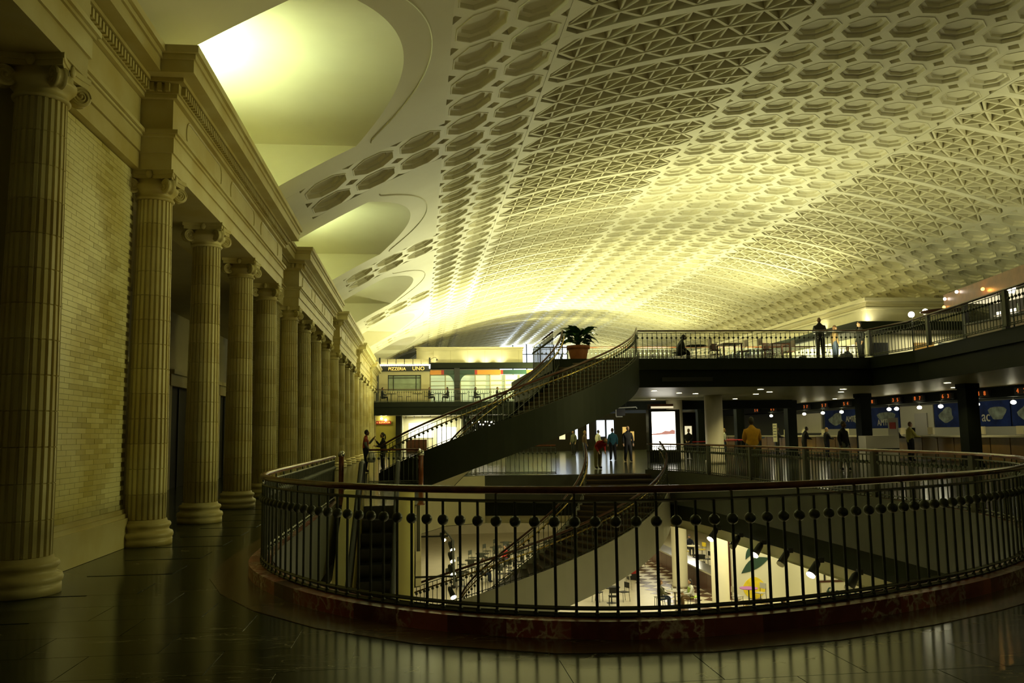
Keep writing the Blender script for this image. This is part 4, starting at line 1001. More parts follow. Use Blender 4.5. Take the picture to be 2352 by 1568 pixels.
def person(label, loc, rz, top='black_c', pants='black_c', skin='skin', hair='hair_dark', H=1.74, pose='stand', arms='down', style='short', sleeve=None, group=None, bend=0, step=.0):
    s = H / 1.75; T = local('person', label, 'person', loc, rz, group); T.scale = (s, s, s)
    V = []; E = []; R = []; Z = []
    def v(p, r, zone, par=None):
        V.append(Vector(p)); R.append(r); Z.append(zone)
        if par is not None: E.append((par, len(V) - 1))
        return len(V) - 1
    sit = pose == 'sit'; hz = .52 if sit else .95
    def up(x, y, z):                                     # upper body, bent forward about the hips
        dz, dy = z - .95, y; c, sn = math.cos(bend), math.sin(bend)
        return (x, dy * c - dz * sn, hz + dz * c + dy * sn)
    pel = v((0, 0, hz), (.175, .14), 1); sp = v(up(0, .01, 1.12), (.17, .135), 0, pel); ch = v(up(0, 0, 1.30), (.185, .14), 0, sp)
    nb = v(up(0, .01, 1.44), (.115, .085), 0, ch); nt = v(up(0, -.01, 1.55), (.055, .058), 2, nb)
    for sx in (-1, 1):
        hip = v((sx * .09, 0, hz - .06), (.125, .125), 1, pel)
        if sit: kn = v((sx * .11, -.43, .50), (.075, .075), 1, hip); an = v((sx * .11, -.42, .09), (.05, .05), 1, kn)
        else: kn = v((sx * .10, -.02 - sx * step * .5, .50), (.09, .09), 1, hip); an = v((sx * .10, .02 - sx * step, .09), (.068, .07), 1, kn)
        ft = v((V[an].x * 1.08, V[an].y - .15, .035), (.045, .035), 3, an)
        sh = v(up(sx * .185, 0, 1.365), (.07, .075), 0, ch)
        a = arms if isinstance(arms, str) else arms[0 if sx < 0 else 1]
        el, wr = {'down': ((.25, .02, 1.14), (.25, -.06, .90)), 'forward': ((.225, -.06, 1.13), (.17, -.30, 1.16)), 'up': ((.24, -.12, 1.18), (.15, -.28, 1.38)),
                  'lap': ((.225, -.02, 1.13), (.10, -.22, 1.02)), 'bag': ((.24, .0, 1.13), (.20, -.14, .95)), 'table': ((.25, -.12, 1.12), (.12, -.36, 1.10))}[a]
        e = v(up(sx * el[0], el[1], el[2]), (.064, .064), 4, sh); w = v(up(sx * wr[0], wr[1], wr[2]), (.042, .04), 4, e)
        d = (V[w] - V[e]).normalized(); pm_ = v(V[w] + d * .07, (.036, .022), 2, w)
        side = d.cross(Vector((0, -1, .3))).normalized()
        for k, (l, o_) in enumerate(((.065, -.024), (.08, -.008), (.082, .008), (.06, .024))):
            f1 = v(V[pm_] + side * o_ * 1.1 + d * .045, (.011, .010), 2, pm_); v(V[f1] + (d + Vector((0, -.35, -.25))).normalized() * l * .6, (.008, .008), 2, f1)
        th = v(V[w] + side * -.035 * sx + d * .05, (.012, .011), 2, w); v(V[th] + (d * .8 + Vector((0, -.5, 0))).normalized() * .04, (.009, .009), 2, th)
    me = bpy.data.meshes.new('person_body'); me.from_pydata([tuple(p) for p in V], E, []); o = bpy.data.objects.new('tmp', me); TMP.collection.objects.link(o)
    md_ = o.modifiers.new('s', 'SKIN'); md_.use_smooth_shade = True
    for i, sk in enumerate(me.skin_vertices[0].data): sk.radius = R[i]; sk.use_root = (i == 0)
    sb_ = o.modifiers.new('d', 'SUBSURF'); sb_.levels = 2
    TMP.view_layers[0].update(); bm2 = bpy.data.meshes.new_from_object(o.evaluated_get(TMP.view_layers[0].depsgraph)); bpy.data.objects.remove(o)
    b = bmesh.new(); b.from_mesh(bm2)
    hc = Vector(up(0, -.035, 1.635)); rot = Matrix.Rotation(-bend * .6, 3, 'X')
    h = MB(); h.ball((0, 0, 0), 1, 16, 12, (.073, .093, .115)); h.ball((0, -.095, -.012), .016, 6, 5, (.8, 1, 1.5)); h.ball((0, -.082, -.052), .02, 6, 4, (1.3, .6, .35)); h.ball((0, -.07, -.085), .03, 8, 5, (1, .8, .8))
    for sx in (-1, 1): h.ball((sx * .074, .005, -.01), .018, 6, 5, (.5, 1, 1.6)); h.ball((sx * .03, -.082, .008), .010, 6, 4)
    hm_ = bpy.data.meshes.new('h'); hm_.from_pydata([tuple(rot @ Vector(p) + hc) for p in h.v], [], h.f); nfb = len(b.faces); b.from_mesh(hm_)
    tops = {0: 0, 1: 1, 2: 2, 3: 3, 4: 4}
    segs = [(V[i], V[j], Z[j], (R[i][0] + R[j][0]) / 2 * (.8 if Z[j] == 4 else 1)) for i, j in E]
    b.faces.ensure_lookup_table()
    for f in b.faces:
        f.smooth = True
        if f.index >= nfb: f.material_index = 2; continue
        c = f.calc_center_median(); best = 9; zz = 0
        for p, q, z, rr_ in segs:
            dd = q - p; t_ = max(0, min(1, (c - p).dot(dd) / max(dd.length_squared, 1e-9))); d2 = (p + dd * t_ - c).length - rr_
            if d2 < best: best = d2; zz = z
        f.material_index = zz
    for mm_ in (top, pants, skin, 'shoe', sleeve or top): bm2.materials.append(M[mm_])
    b.to_mesh(bm2); b.free()
    obj('body', bm2, T)
    hb = MB()
    if style != 'bald':
        hb.ball((0, .012, .02), 1, 14, 10, (.082, .096, .118))
        if style == 'long': hb.ball((0, .045, -.09), 1, 10, 8, (.085, .06, .15))
        if style == 'tail': hb.ball((0, .11, .02), 1, 8, 6, (.03, .04, .04)); hb.ball((0, .14, -.09), 1, 8, 8, (.03, .03, .11))
        if style == 'cap': hb.ball((0, -.07, .055), 1, 10, 6, (.07, .09, .018))
        keep = [p for p in hb.v]; hb.v = [tuple(rot @ Vector((x, y if y > -.055 or style == 'cap' else -.055 - (y + .055) * .1, z if not (y < -.02 and z < .045) else max(z, .045))) + hc) for x, y, z in keep]
        obj('hair', hb.mesh('hair', M[hair], True), T)
    return T
SEAT = 0
# two people talking beside the colonnade
p = person('man in a red vest with grey sleeves holding a white bag beside the colonnade', (-2.25, 36, 0), PI / 2, 'vest_red', 'navy', 'skin_dark', 'hair_dark', 1.76, 'stand', ('bag', 'up'), 'short', 'grey')
person('woman with a dark ponytail gesturing to the man in the red vest', (-1.55, 36.2, 0), -PI / 2 + .2, 'black_c', 'black_c', 'skin', 'hair_dark', 1.64, 'stand', ('up', 'forward'), 'tail')
bg = local('plastic_bag', 'white plastic shopping bag hanging from the hand of the man in the red vest', 'bag', (-2.02, 35.72, .42))
MB().lathe([(.10, 0), (.17, .03), (.19, .2), (.13, .36), (.05, .46)], 12).build('bag_body', M['white_c'], bg, True); MB().tube([(-.05, 0, .45), (-.04, 0, .52), (.04, 0, .52), (.05, 0, .45)], .008, 5).build('handle', M['white_c'], bg)
# concourse
person('person in a red jacket and khaki trousers leaning over the railing', (7.45, 35.2, 0), .35, 'red_c', 'khaki', 'skin', 'hair_dark', 1.72, 'stand', 'forward', 'short', bend=1.15)
person('man in a teal jacket walking away past the kiosk', (10.5, 45.6, 0), PI, 'teal_c', 'black_c', 'skin', 'hair_brown', 1.75, step=.12)
person('tall man in a dark coat walking beside the teal jacket', (10.75, 43.2, 0), .1, 'black_c', 'black_c', 'skin', 'hair_grey', 1.84, style='bald', step=.15)
person('person in a brown coat standing among the distant shoppers', (9.8, 50, 0), 1.0, 'brown_c', 'jeans', 'skin', 'hair_fair', 1.65)
person('shopper in a white top among the distant shops', (11.9, 56, 0), 2.0, 'white_c', 'jeans', 'skin', 'hair_dark', 1.7)
person('shopper in a dark olive coat in front of the distant shops', (10.6, 58, 0), -1.0, 'olive', 'black_c', 'skin', 'hair_dark', 1.72)
person('man in a mustard yellow shirt seen from behind beside the railing', (10.35, 25.6, 0), PI - .2, 'mustard', 'olive', 'skin_dark', 'hair_dark', 1.92, arms='lap')
person('dark clothed person with folded arms waiting beside the round column', (15.1, 46.5, 0), -.6, 'black_c', 'black_c', 'skin', 'hair_brown', 1.66, arms='lap')
person('woman in a white padded jacket queueing behind the red belt', (19.0, 51.5, 0), PI / 2, 'white_c', 'jeans', 'skin', 'hair_fair', 1.68, style='long')
person('man with an orange face and cap queueing behind the mustard shirt', (20.3, 50.5, 0), PI / 2, 'yellow_c', 'khaki', 'skin', 'hair_grey', 1.82)
person('woman in a blue blouse queueing at the ticket counter', (22.0, 53.2, 0), PI / 2, 'blue_c', 'black_c', 'skin', 'hair_fair', 1.60, arms='forward')
person('man in a dark jacket and cap leaning on the ticket counter', (22.5, 51.6, 0), PI / 2, 'black_c', 'black_c', 'skin_dark', 'hair_dark', 1.72, arms='table', style='cap')
person('person in dark clothes bending over the counter under the blue banner', (22.4, 47.6, 0), PI / 2, 'black_c', 'black_c', 'skin_dark', 'hair_dark', 1.72, arms='table', bend=.25)
person('fair haired woman at the counter beside the dark square pillar', (22.2, 44.4, 0), PI / 2, 'black_c', 'navy', 'skin', 'hair_fair', 1.62, arms='table', style='long')
person('man in a black jacket over a pale shirt crossing the ticket hall', (15.6, 29.9, 0), .5, 'black_c', 'grey', 'skin_dark', 'hair_dark', 1.80, step=.1)
person('man in a black coat at the counter beside the standing notice', (22.6, 38.3, 0), PI / 2, 'black_c', 'black_c', 'skin_dark', 'hair_dark', 1.74, arms='table')
person('person in a yellow jacket at the counter behind the standing notice', (22.5, 36.9, 0), PI / 2, 'yellow_c', 'black_c', 'skin', 'hair_brown', 1.80, arms='table')
person('clerk with dark hair sitting behind the ticket counter', (25.0, 36.2, .0), -PI / 2, 'white_c', 'navy', 'skin_dark', 'hair_dark', 1.70, 'sit', 'table')

# ================================================================== TICKET HALL
tc_ = thing('ticket_counter', 'long ticket counter with wood panels and a pale top', 'counter', (23.5, 48, 0))
MB().box(23.2, 24.2, 29, 66, 1.10, 1.17).build('counter_top', M['cream'], tc_)
for i in range(31):
    y = 29.05 + i * 1.19; MB().box(23.35, 23.5, y, y + 1.13, .08, 1.09).build('front_panel', M['wood_panel'], tc_)
MB().box(23.5, 24.1, 29, 66, 0, 1.10).build('carcass', M['wood_dark'], tc_)
tw = thing('ticket_wall', 'blue printed wall of the ticket office with white lettering', 'wall', (26.2, 48, 0))
MB().box(26.2, 26.5, 29, 75, 0, 3.19).build('backing', M['olive_dark'], tw); MB().box(26.15, 26.2, 29, 52.4, 1.1, 1.54).box(26.15, 26.2, 40.7, 43.7, 0, 2.7).build('white_panel', M['white_wall'], tw)
for y0, y1, mt in ((29.3, 34.9, 'blue_banner'), (35.0, 40.6, 'blue_banner'), (43.8, 52.4, 'blue_banner')):
    MB().box(26.14, 26.19, y0, y1, 1.55, 2.72).build('banner', M[mt], tw)
    for i in range(3):
        w = (y1 - y0) / 3; cyy = y0 + w * (i + .45)
        pts = [(cyy + w * .30 * math.cos(a) * (1 + .25 * math.sin(3 * a + i)), 2.15 + .36 * math.sin(a) * (1 + .2 * math.cos(2 * a + i))) for a in [2 * PI * k / 16 for k in range(16)]]
        mb = MB(); mb.add([(26.13, y, z) for y, z in pts], [tuple(range(16))]); mb.build('pale_picture', M['pale_print'], tw)
text('banner_letters', 'AMTRAK', .5, 'mural_white', (26.11, 48.6, 2.12), LEFTW, tw)
text('banner_letters', 'AMTRAK', .5, 'mural_white', (26.11, 45.0, 1.85), LEFTW, tw)
text('banner_letters', 'ac', .7, 'mural_white', (26.11, 36.6, 2.0), LEFTW, tw)
MB().box(26.10, 26.15, 41.2, 42.3, 0, 2.3).build('door', M['grey_panel'], tw)
MB().box(26.1, 26.2, 52.8, 56.8, 1.3, 2.6).build('lit_panel', M['cream'], tw)
tag(MB().box(24.0, 25.6, 29, 66, 2.75, 3.19).build('trim_60', M['deck']), kind='structure')
for i, y in enumerate((31.2, 33.6, 36.1, 38.3, 40.2, 42.6, 45.2, 47.8, 50.2, 52.6, 55.2, 58)):
    d = thing('counter_display', 'black overhead display with glowing orange figures above the ticket counter', 'display', (23.9, y, 2.8), 0, 'orange counter displays')
    MB().box(23.86, 23.99, y - .42, y + .42, 2.80, 3.08).build('case', M['black'], d)
    for s in (-.2, .2): text('figure', random.choice('12345678'), .26, 'glow_led', (23.84, y + s, 2.94), LEFTW, d)
for i, y in enumerate((30.4, 32.3, 34.6, 35.4, 37.2, 38.9, 40.9, 41.6, 44.0, 46.6, 48.9, 51.4, 54.0, 56.5)):
    d = thing('counter_lamp', 'round white lamp on a thin rod above the ticket counter', 'lamp', (24.3, y, 2.5), 0, 'lamps above the ticket counter')
    MB().ball((24.3, y, 2.52), .105, 12, 9, (1, 1.15, .8)).build('globe', M['glow_spot'], d, True); MB().tube([(24.3, y, 2.58), (24.3, y, 2.75)], .012, 5).build('rod', M['chrome'], d)
    if i % 2 == 0: lamp_point('counter_light', (24.0, y, 2.3), 4.5, WHITE, .12)
for i, y in enumerate((31.6, 34.0, 37.6, 39.9, 45.6, 48.3, 50.9, 53.6)):
    t = thing('ticket_terminal', 'cream ticket terminal with a tilted screen on the counter', 'terminal', (24.0, y, 1.17), 0, 'ticket terminals')
    MB().box(23.85, 24.15, y - .16, y + .16, 1.172, 1.22).build('base', M['grey_panel'], t); MB().box(23.95, 24.05, y - .2, y + .2, 1.22, 1.55).build('monitor', M['cream'], t); MB().box(24.05, 24.06, y - .16, y + .16, 1.27, 1.51).build('screen', M['black'], t)
for i, y in enumerate((30.4, 38.2, 46.2, 54.0, 61.8)):
    c = thing('square_pillar', 'dark square pillar carrying the mezzanine in front of the ticket counter', 'pillar', (21, y, 0), 0, 'dark pillars of the ticket hall')
    w = .26
    MB().box(21 - w, 21 + w, y - w, y + w, .15, 3.0).build('shaft', M['deck'], c); MB().box(21 - w - .05, 21 + w + .05, y - w - .05, y + w + .05, 0, .15).build('plinth', M['deck'], c); MB().box(21 - w - .04, 21 + w + .04, y - w - .04, y + w + .04, 3.0, 3.19).build('capital', M['deck'], c)
dl = MB().lathe([(.001, 0), (.11, 0), (.13, .012)], 14, cap=False).mesh('downlight', M['glow_spot'])
for x, y in ((12.2, 36.4), (15.4, 37.4), (11.9, 42.2), (16.4, 42.6), (9.5, 33.5), (11.2, 35.6), (13.8, 33), (15.2, 35.4), (17.6, 33.5), (18.8, 36), (19.6, 29.5), (22.2, 33), (22.0, 40.6), (22.6, 44), (22.4, 50), (19.8, 25)):  # first four are added to brighten the round columns
    d = local('downlight', 'small round downlight set in the ceiling under the mezzanine', 'downlight', (x, y, 3.175), 0, 'downlights under the mezzanine')
    obj('lens', dl, d); MB().lathe([(.13, 0), (.15, 0), (.15, .02)], 14, cap=False).build('rim', M['chrome'], d)
    lamp_spot('downlight_spot', (x, y, 3.15), (x, y, 0), 105, WARM, 125, .6, .08)
nt_ = thing('standing_notice', 'pale notice board on a post in front of the ticket counter', 'notice', (21.4, 36.4, 0))
MB().box(21.36, 21.42, 36.0, 36.75, .75, 2.0).build('board', M['grey_panel'], nt_); MB().box(21.34, 21.37, 36.1, 36.6, 1.5, 1.8).build('red_print', M['red'], nt_); MB().box(21.36, 21.42, 36.33, 36.43, 0, .75).build('post', M['black'], nt_); MB().box(21.2, 21.6, 36.1, 36.65, 0, .03).build('foot', M['black'], nt_)
n2_ = thing('paper_notice', 'cream paper notice on a stand beside the dark pillar', 'notice', (20.4, 46.9, 0))
MB().box(20.38, 20.42, 46.7, 47.25, .85, 1.9).build('board', M['cream'], n2_); MB().box(20.38, 20.42, 46.92, 47.02, 0, .85).build('post', M['black'], n2_)
for i in range(5): MB().box(20.37, 20.38, 46.78, 47.17, 1.75 - i * .16, 1.79 - i * .16).build('print_line', M['black'], n2_)
kb = thing('ticket_kiosk', 'plain grey box counter with a dark band in the ticket hall', 'kiosk', (20.6, 36.0, 0))
MB().box(18.9, 20.4, 34.3, 34.9, 0, .62).build('lower_box', M['grey_panel'], kb); MB().box(18.92, 20.38, 34.32, 34.9, .62, .68).build('band', M['black'], kb); MB().box(18.9, 20.4, 34.3, 34.9, .68, 1.22).build('upper_box', M['grey_panel'], kb)
stn = [(14.6, 44.5), (16.4, 46.0), (18.2, 47.2), (19.6, 49.0), (20.3, 52.0), (20.5, 55.9)]
for i, (x, y) in enumerate(stn):
    t = thing('belt_stanchion', 'slim dark queue post carrying the red belt', 'stanchion', (x, y, 0), 0, 'queue posts')
    MB().lathe([(.17, 0), (.17, .02), (.03, .04), (.03, .95), (.04, .96), (.04, 1.0)], 12, (x, y, 0)).build('post', M['black'], t)
for i, ((x0, y0), (x1, y1)) in enumerate(zip(stn, stn[1:])):
    b = MB(); d = Vector((x1 - x0, y1 - y0)).normalized() * .05
    b.add([(x0 + d.x, y0 + d.y, .93), (x1 - d.x, y1 - d.y, .93), (x1 - d.x, y1 - d.y, .98), (x0 + d.x, y0 + d.y, .98)], [(0, 1, 2, 3)])
    n_ = Vector((-d.y, d.x)) * .04; b.add([(x0 + d.x + n_.x, y0 + d.y + n_.y, .93), (x1 - d.x + n_.x, y1 - d.y + n_.y, .93), (x1 - d.x + n_.x, y1 - d.y + n_.y, .98), (x0 + d.x + n_.x, y0 + d.y + n_.y, .98)], [(3, 2, 1, 0)])
    tag(b.build('queue_belt', M['red_belt']), 'red queue belt stretched between two dark posts', 'belt', 'red queue belts')
# glowing advertising kiosk
ad = thing('advertising_kiosk', 'dark framed kiosk with a glowing white poster beside the round column', 'kiosk', (12.1, 41.2, 0))
MB().box(11.35, 12.95, 41.2, 41.7, 0, .62).box(11.35, 11.5, 41.2, 41.7, .62, 2.52).box(12.72, 12.95, 41.2, 41.7, .62, 2.52).box(11.35, 12.95, 41.2, 41.7, 2.52, 2.62).build('frame', M['iron_dark'], ad)
MB().box(11.5, 12.72, 41.28, 41.6, .62, 2.52).build('poster', M['glow_poster'], ad)
flat([(11.52, 1.36), (12.7, 1.40), (12.7, 1.58), (12.55, 1.62), (12.4, 1.54), (12.2, 1.57), (12.0, 1.47), (11.52, 1.42)], 41.265, 41.275).build('poster_print', M['poster_pink'], ad)
MB().box(11.45, 12.6, 41.1, 41.75, 2.66, 2.9).build('top_box', M['copper'], ad); MB().box(11.45, 12.6, 41.09, 41.1, 2.68, 2.78).build('top_light', M['glow_dim'], ad)
# distant shops at the end of the concourse
dsx = thing('distant_shop', 'row of small lit shop windows with a blue-edged doorway at the end of the concourse', 'shop', (13, 70, 0))
MB().box(8.2, 26, 72.5, 72.7, 0, 3.19).build('wall', M['door_dark'], dsx)
for x0, x1, z0, z1, mt in ((12.0, 12.5, 1.0, 1.9, 'glow_dim'), (13.4, 14.6, 1.0, 2.7, 'glow_blue'), (13.6, 14.4, .0, 2.5, 'door_dark'), (15.3, 16.0, 1.2, 2.6, 'glow_blue'), (16.2, 16.8, 1.0, 2.6, 'glow_blue'), (15.2, 15.7, .3, .9, 'glow_tiny'), (17.6, 18.0, 1.4, 2.0, 'glow_tiny'), (18.3, 18.6, .8, 1.6, 'glow_tiny'),
                       (20.6, 21.4, .6, 2.4, 'glow_dim'), (22.0, 22.2, .9, 1.6, 'glow_tiny'), (23.2, 23.8, 1.2, 2.0, 'glow_dim')):
    y_ = 72.4 if mt != 'door_dark' else 72.36; MB().box(x0, x1, y_, 72.5, z0, z1).build('lit_window' if mt != 'door_dark' else 'doorway', M[mt], dsx)
pd_ = local('sign_frame', 'pale rounded sign frame hanging over the concourse near the kiosk', 'sign', (10.9, 44, 2.35))
MB().tube([(-.55, 0, 0), (-.55, 0, .38), (-.45, 0, .46), (.55, 0, .5), (.6, 0, .42)], .03, 6).tube([(-.55, 0, 0), (-.2, 0, 0)], .03, 6).build('frame', M['white_c'], pd_); MB().box(-.52, -.05, .0, .04, .05, .40).build('board', M['black'], pd_); MB().tube([(0, 0, .48), (0, 0, .84)], .015, 5).build('hanger', M['black'], pd_)

# ================================================================== MEZZANINE SHOPS (right)
rb_ = thing('mezzanine_building', 'long cream building with a banded cornice standing on the mezzanine', 'building', (25.3, 45, 4.3))
MB().box(25.3, 31.5, 45, 104, 7.4, 8.75).build('attic_wall', M['cream'], rb_)
MB().box(25.15, 31.6, 44.85, 104, 8.75, 8.95).box(25.22, 31.6, 44.92, 104, 8.30, 8.40).build('cornice', M['cream'], rb_)
MB().box(25.24, 31.55, 44.94, 104, 8.45, 8.60).build('cornice_band', M['cream_dim'], rb_)
MB().box(23.9, 31.6, 43.6, 104, 6.95, 7.42).build('canopy', M['deck_light'], rb_); MB().box(23.7, 31.6, 43.4, 104, 6.88, 6.95).build('canopy_edge', M['black'], rb_)
MB().box(25.6, 31.5, 45.3, 104, 4.3, 6.88).build('shop_wall', M['cream'], rb_)
for x0, x1, mt in ((25.7, 26.6, 'black'), (28.2, 29.4, 'wood_panel'), (29.7, 30.7, 'grey_steel')): MB().box(x0, x1, 45.22, 45.3, 4.3, 6.4).build('door', M[mt], rb_)
for i in range(9): MB().box(25.52, 25.6, 47 + i * 5, 50 + i * 5, 4.9, 6.5).build('shop_window', M['glow_dim'], rb_)
lamp_area('canopy_lamp', (28.8, 44.2, 6.8), 3.0, 80, WHITE, (0, 0, 0), 1.0); lamp_area('canopy_lamp', (24.6, 62, 6.8), 1.0, 60, WARM, (0, 0, 0), 24)
lamp_spot('attic_spot', (25.0, 44.7, 7.5), (25.35, 45.1, 8.2), 90, WHITE, 120, .8); lamp_spot('attic_spot', (24.9, 50, 7.5), (25.35, 50.2, 8.2), 50, WHITE, 120, .8)
def globe_lamp(label, x, y, z, r):
    t = thing('globe_lamp', label, 'lamp', (x, y, 4.3))
    MB().lathe([(.12, 0), (.12, .03), (.03, .06), (.025, z - r - 4.3), (.06, z - r * .9 - 4.3)], 10, (x, y, 4.3)).build('pole', M['black'], t); MB().ball((x, y, z), r, 18, 12).build('globe', M['glow_globe'], t, True)
    lamp_point('globe_light', (x, y, z - r - .1), 30, WHITE, .1)
globe_lamp('glowing white globe lamp on a black pole, the shorter of a pair on the mezzanine', 20.53, 33, 6.26, .125)
globe_lamp('glowing white globe lamp on a black pole, the taller of a pair on the mezzanine', 21.16, 33, 6.38, .125)
globe_lamp('large glowing white globe lamp on a black pole beside the copper bar canopy', 19.81, 26, 6.1, .135)
cb2 = thing('bar_canopy', 'copper brown bar canopy with amber bulbs above the mezzanine railing', 'canopy', (19.5, 27, 4.3))
A_, B_ = Vector((20.15, 30.2)), Vector((19.0, 24.2)); d_ = (B_ - A_).normalized(); nn = Vector((-d_.y, d_.x))
def obox(a, b, w0, w1, z0, z1): q = [a + nn * w0, b + nn * w0, b + nn * w1, a + nn * w1]; return MB().prism([(p.x, p.y) for p in q], z0, z1)
obox(A_, B_, 0, .12, 6.02, 6.62).build('fascia', M['copper'], cb2); obox(A_ + d_ * .2, B_, .12, 1.8, 6.54, 6.62).build('roof', M['black'], cb2)
MB().lathe([(.2, 0), (.75, .06), (.8, .10), (.5, .14)], 24, (A_.x + .1, A_.y + .3, 5.95)).build('dish', M['wood_dark'], cb2, True)
for q, w in ((.06, 0), (.55, 0), (.97, 0)):
    p_ = A_ + (B_ - A_) * q + nn * .6; MB().box(p_.x - .09, p_.x + .09, p_.y - .09, p_.y + .09, 4.3, 6.54 if q < .9 else 7.3).build('post', M['black'], cb2)
for q, z, mt in ((.03, 6.12, 'glow_amber'), (.55, 6.28, 'glow_amber'), (.05, 6.42, 'glow_white'), (.22, 6.52, 'glow_white')):
    p_ = A_ + (B_ - A_) * q - nn * .08; MB().ball((p_.x, p_.y, z), .06, 8, 6).build('bulb', M[mt], cb2, True)
lamp_point('amber_light', (19.35, 27.0, 6.25), 6, (1, .5, .1), .05)
bc = thing('bar_counter', 'dark bar counter with a lit back shelf on the mezzanine', 'bar', (22.5, 26, 4.3))
MB().box(20.6, 21.2, 19, 29.6, 4.3, 5.35).build('counter', M['wood_dark'], bc); MB().box(20.5, 21.3, 18.9, 29.7, 5.35, 5.42).build('counter_top', M['black'], bc)
MB().box(22.6, 22.9, 17, 31, 4.3, 6.9).build('back_wall', M['door_dark'], bc)
for z in (5.3, 5.8): MB().box(22.3, 22.6, 18, 30.4, z, z + .04).build('shelf', M['wood_dark'], bc)
for y, mt in ((30.0, 'glow_shop'), (25.6, 'glow_green')): MB().box(22.52, 22.6, y - .6, y + .5, 5.1, 6.0).build('lit_cabinet', M[mt], bc)
MB().box(21.4, 22.6, 17.5, 30.6, 6.35, 6.42).build('glass_rack', M['glow_dim'], bc)
bt = MB().lathe([(.04, 0), (.04, .18), (.015, .24), (.015, .31)], 8).mesh('bottle', M['shop_glass']); 
for i in range(26):
    o = obj('bottle', bt, None, (22.45, 18.4 + i * .45, 5.34 if i % 2 else 5.84)); tag(o, 'small glass bottle standing on the bar shelf on the mezzanine', 'bottle', 'bottles behind the bar')
lamp_point('bar_light', (21.9, 24, 6.4), 16, WARM, .1); lamp_point('bar_light', (21.9, 29.2, 6.4), 30, WHITE, .1)
# tables, chairs, people on the mezzanine bridge
cafe_table('cafe_table', 'dark round table in front of the seated person on the mezzanine bridge', (11.35, 33.6, 4.3))
chair('dark chair holding the seated person on the mezzanine bridge', (10.55, 33.6, 4.3), PI / 2 - PI)
person('hunched person in black sitting alone on the mezzanine bridge', (10.6, 33.6, 4.26), PI / 2, 'black_c', 'black_c', 'skin_dark', 'hair_dark', 1.70, 'sit', 'table', bend=.35)
k_ = 0
for x, y, rz in ((12.0, 33.2, 1.57), (13.4, 33.8, -1.57), (14.1, 33.1, 1.57), (15.5, 33.9, -1.57), (15.0, 34.8, .3), (12.7, 35.0, .2)):
    chair('tall-backed dark chair pushed up to a table on the mezzanine bridge', (x, y, 4.3), rz, 'wood_dark', 'chairs on the mezzanine bridge', 1.12)
for x, y in ((12.7, 33.4), (14.8, 33.5)): 
    t = local('dining_table', 'dark square dining table between chairs on the mezzanine bridge', 'table', (x, y, 4.3), 0, 'square tables on the bridge')
    MB().box(-.42, .42, -.42, .42, .74, .78).build('table_top', M['wood_dark'], t)
    for a in (-1, 1):
        for b_ in (-1, 1): MB().box(a * .38 - .03, a * .38 + .03, b_ * .38 - .03, b_ * .38 + .03, 0, .74).build('leg', M['wood_dark'], t)
person('bald man in black standing at the mezzanine railing', (16.25, 32.6, 4.3), PI - .4, 'black_c', 'black_c', 'skin_dark', 'hair_dark', 1.78, style='bald', arms='forward')
person('woman in a tan coat standing on the mezzanine near the bar', (17.6, 34.0, 4.3), PI / 2, 'brown_c', 'jeans', 'skin', 'hair_brown', 1.62, style='long')
person('man in dark clothes facing the woman in the tan coat on the mezzanine', (18.55, 33.6, 4.3), -PI / 2, 'black_c', 'black_c', 'skin', 'hair_dark', 1.74)
person('person in a dark jacket over a red shirt sitting on the mezzanine by the doors', (20.6, 38.6, 4.2), 0, 'navy', 'black_c', 'skin', 'hair_grey', 1.72, 'sit', 'lap')
chair('dark chair under the person in the red shirt on the mezzanine', (20.6, 38.75, 4.3), 0)
# terrace diners, far away
for i, (x, y) in enumerate(((-5.2, 71.9), (-2.4, 71.8), (-.2, 72.0), (1.6, 72.1), (3.6, 72.3), (5.5, 72.6), (7.4, 72.6))):
    cafe_table('cafe_table', 'dark round table on the pizzeria terrace', (x, y, 4.3), 'black', .45, 'terrace tables')
    chair('dark chair on the pizzeria terrace', (x - .75, y, 4.3), -PI / 2, 'black', 'terrace chairs', 1.1); chair('dark chair on the pizzeria terrace', (x + .75, y, 4.3), PI / 2, 'black', 'terrace chairs', 1.1)
for x, y, rz, lab, hr_, tp in ((-3.15, 71.85, PI / 2, 'diner in a dark jacket sitting before the pizzeria window', 'hair_dark', 'navy'), (2.35, 72.1, -PI / 2, 'long haired diner in black sitting on the terrace beside the dark post', 'hair_dark', 'black_c'),
                           (4.75, 72.6, PI / 2, 'long haired diner in a dark coat sitting on the terrace under the orange frieze', 'hair_dark', 'black_c'), (.8, 72.1, PI / 2, 'short haired diner sitting on the terrace just past the pizzeria', 'hair_brown', 'black_c'), (6.65, 72.6, PI / 2, 'diner sitting on the terrace behind the curved stair', 'hair_brown', 'black_c')):
    person(lab, (x, y, 4.26), rz, tp, 'black_c', 'skin', hr_, 1.75, 'sit', 'table', 'long' if 'long' in lab else 'short')

# ================================================================== FOOD COURT FURNITURE AND PEOPLE
def food_set(x, y, n, lab_t, lab_c, top, seat, grp):
    cafe_table('cafe_table', lab_t, (x, y, ZL), top, .42, grp + ' tables')
    for i in range(n):
        a = 2 * PI * i / n + .4; chair(lab_c, (x + .72 * math.cos(a), y + .72 * math.sin(a), ZL), a - PI / 2, seat, grp + ' chairs')
food_set(11.7, 38.9, 0, 'small pale table with lunch on it between two seated women in the food court', '', 'grey_panel', 'lime', 'lunch')
person('woman with long auburn hair sitting at the lunch table in the food court', (11.0, 38.9, ZL - .04), PI / 2, 'olive', 'jeans', 'skin', 'hair_brown', 1.68, 'sit', 'table', 'long')
person('woman with a white shawl sitting at the lunch table in the food court', (12.4, 38.7, ZL - .04), -PI / 2, 'white_c', 'brown_c', 'skin', 'hair_dark', 1.70, 'sit', 'table', 'long')
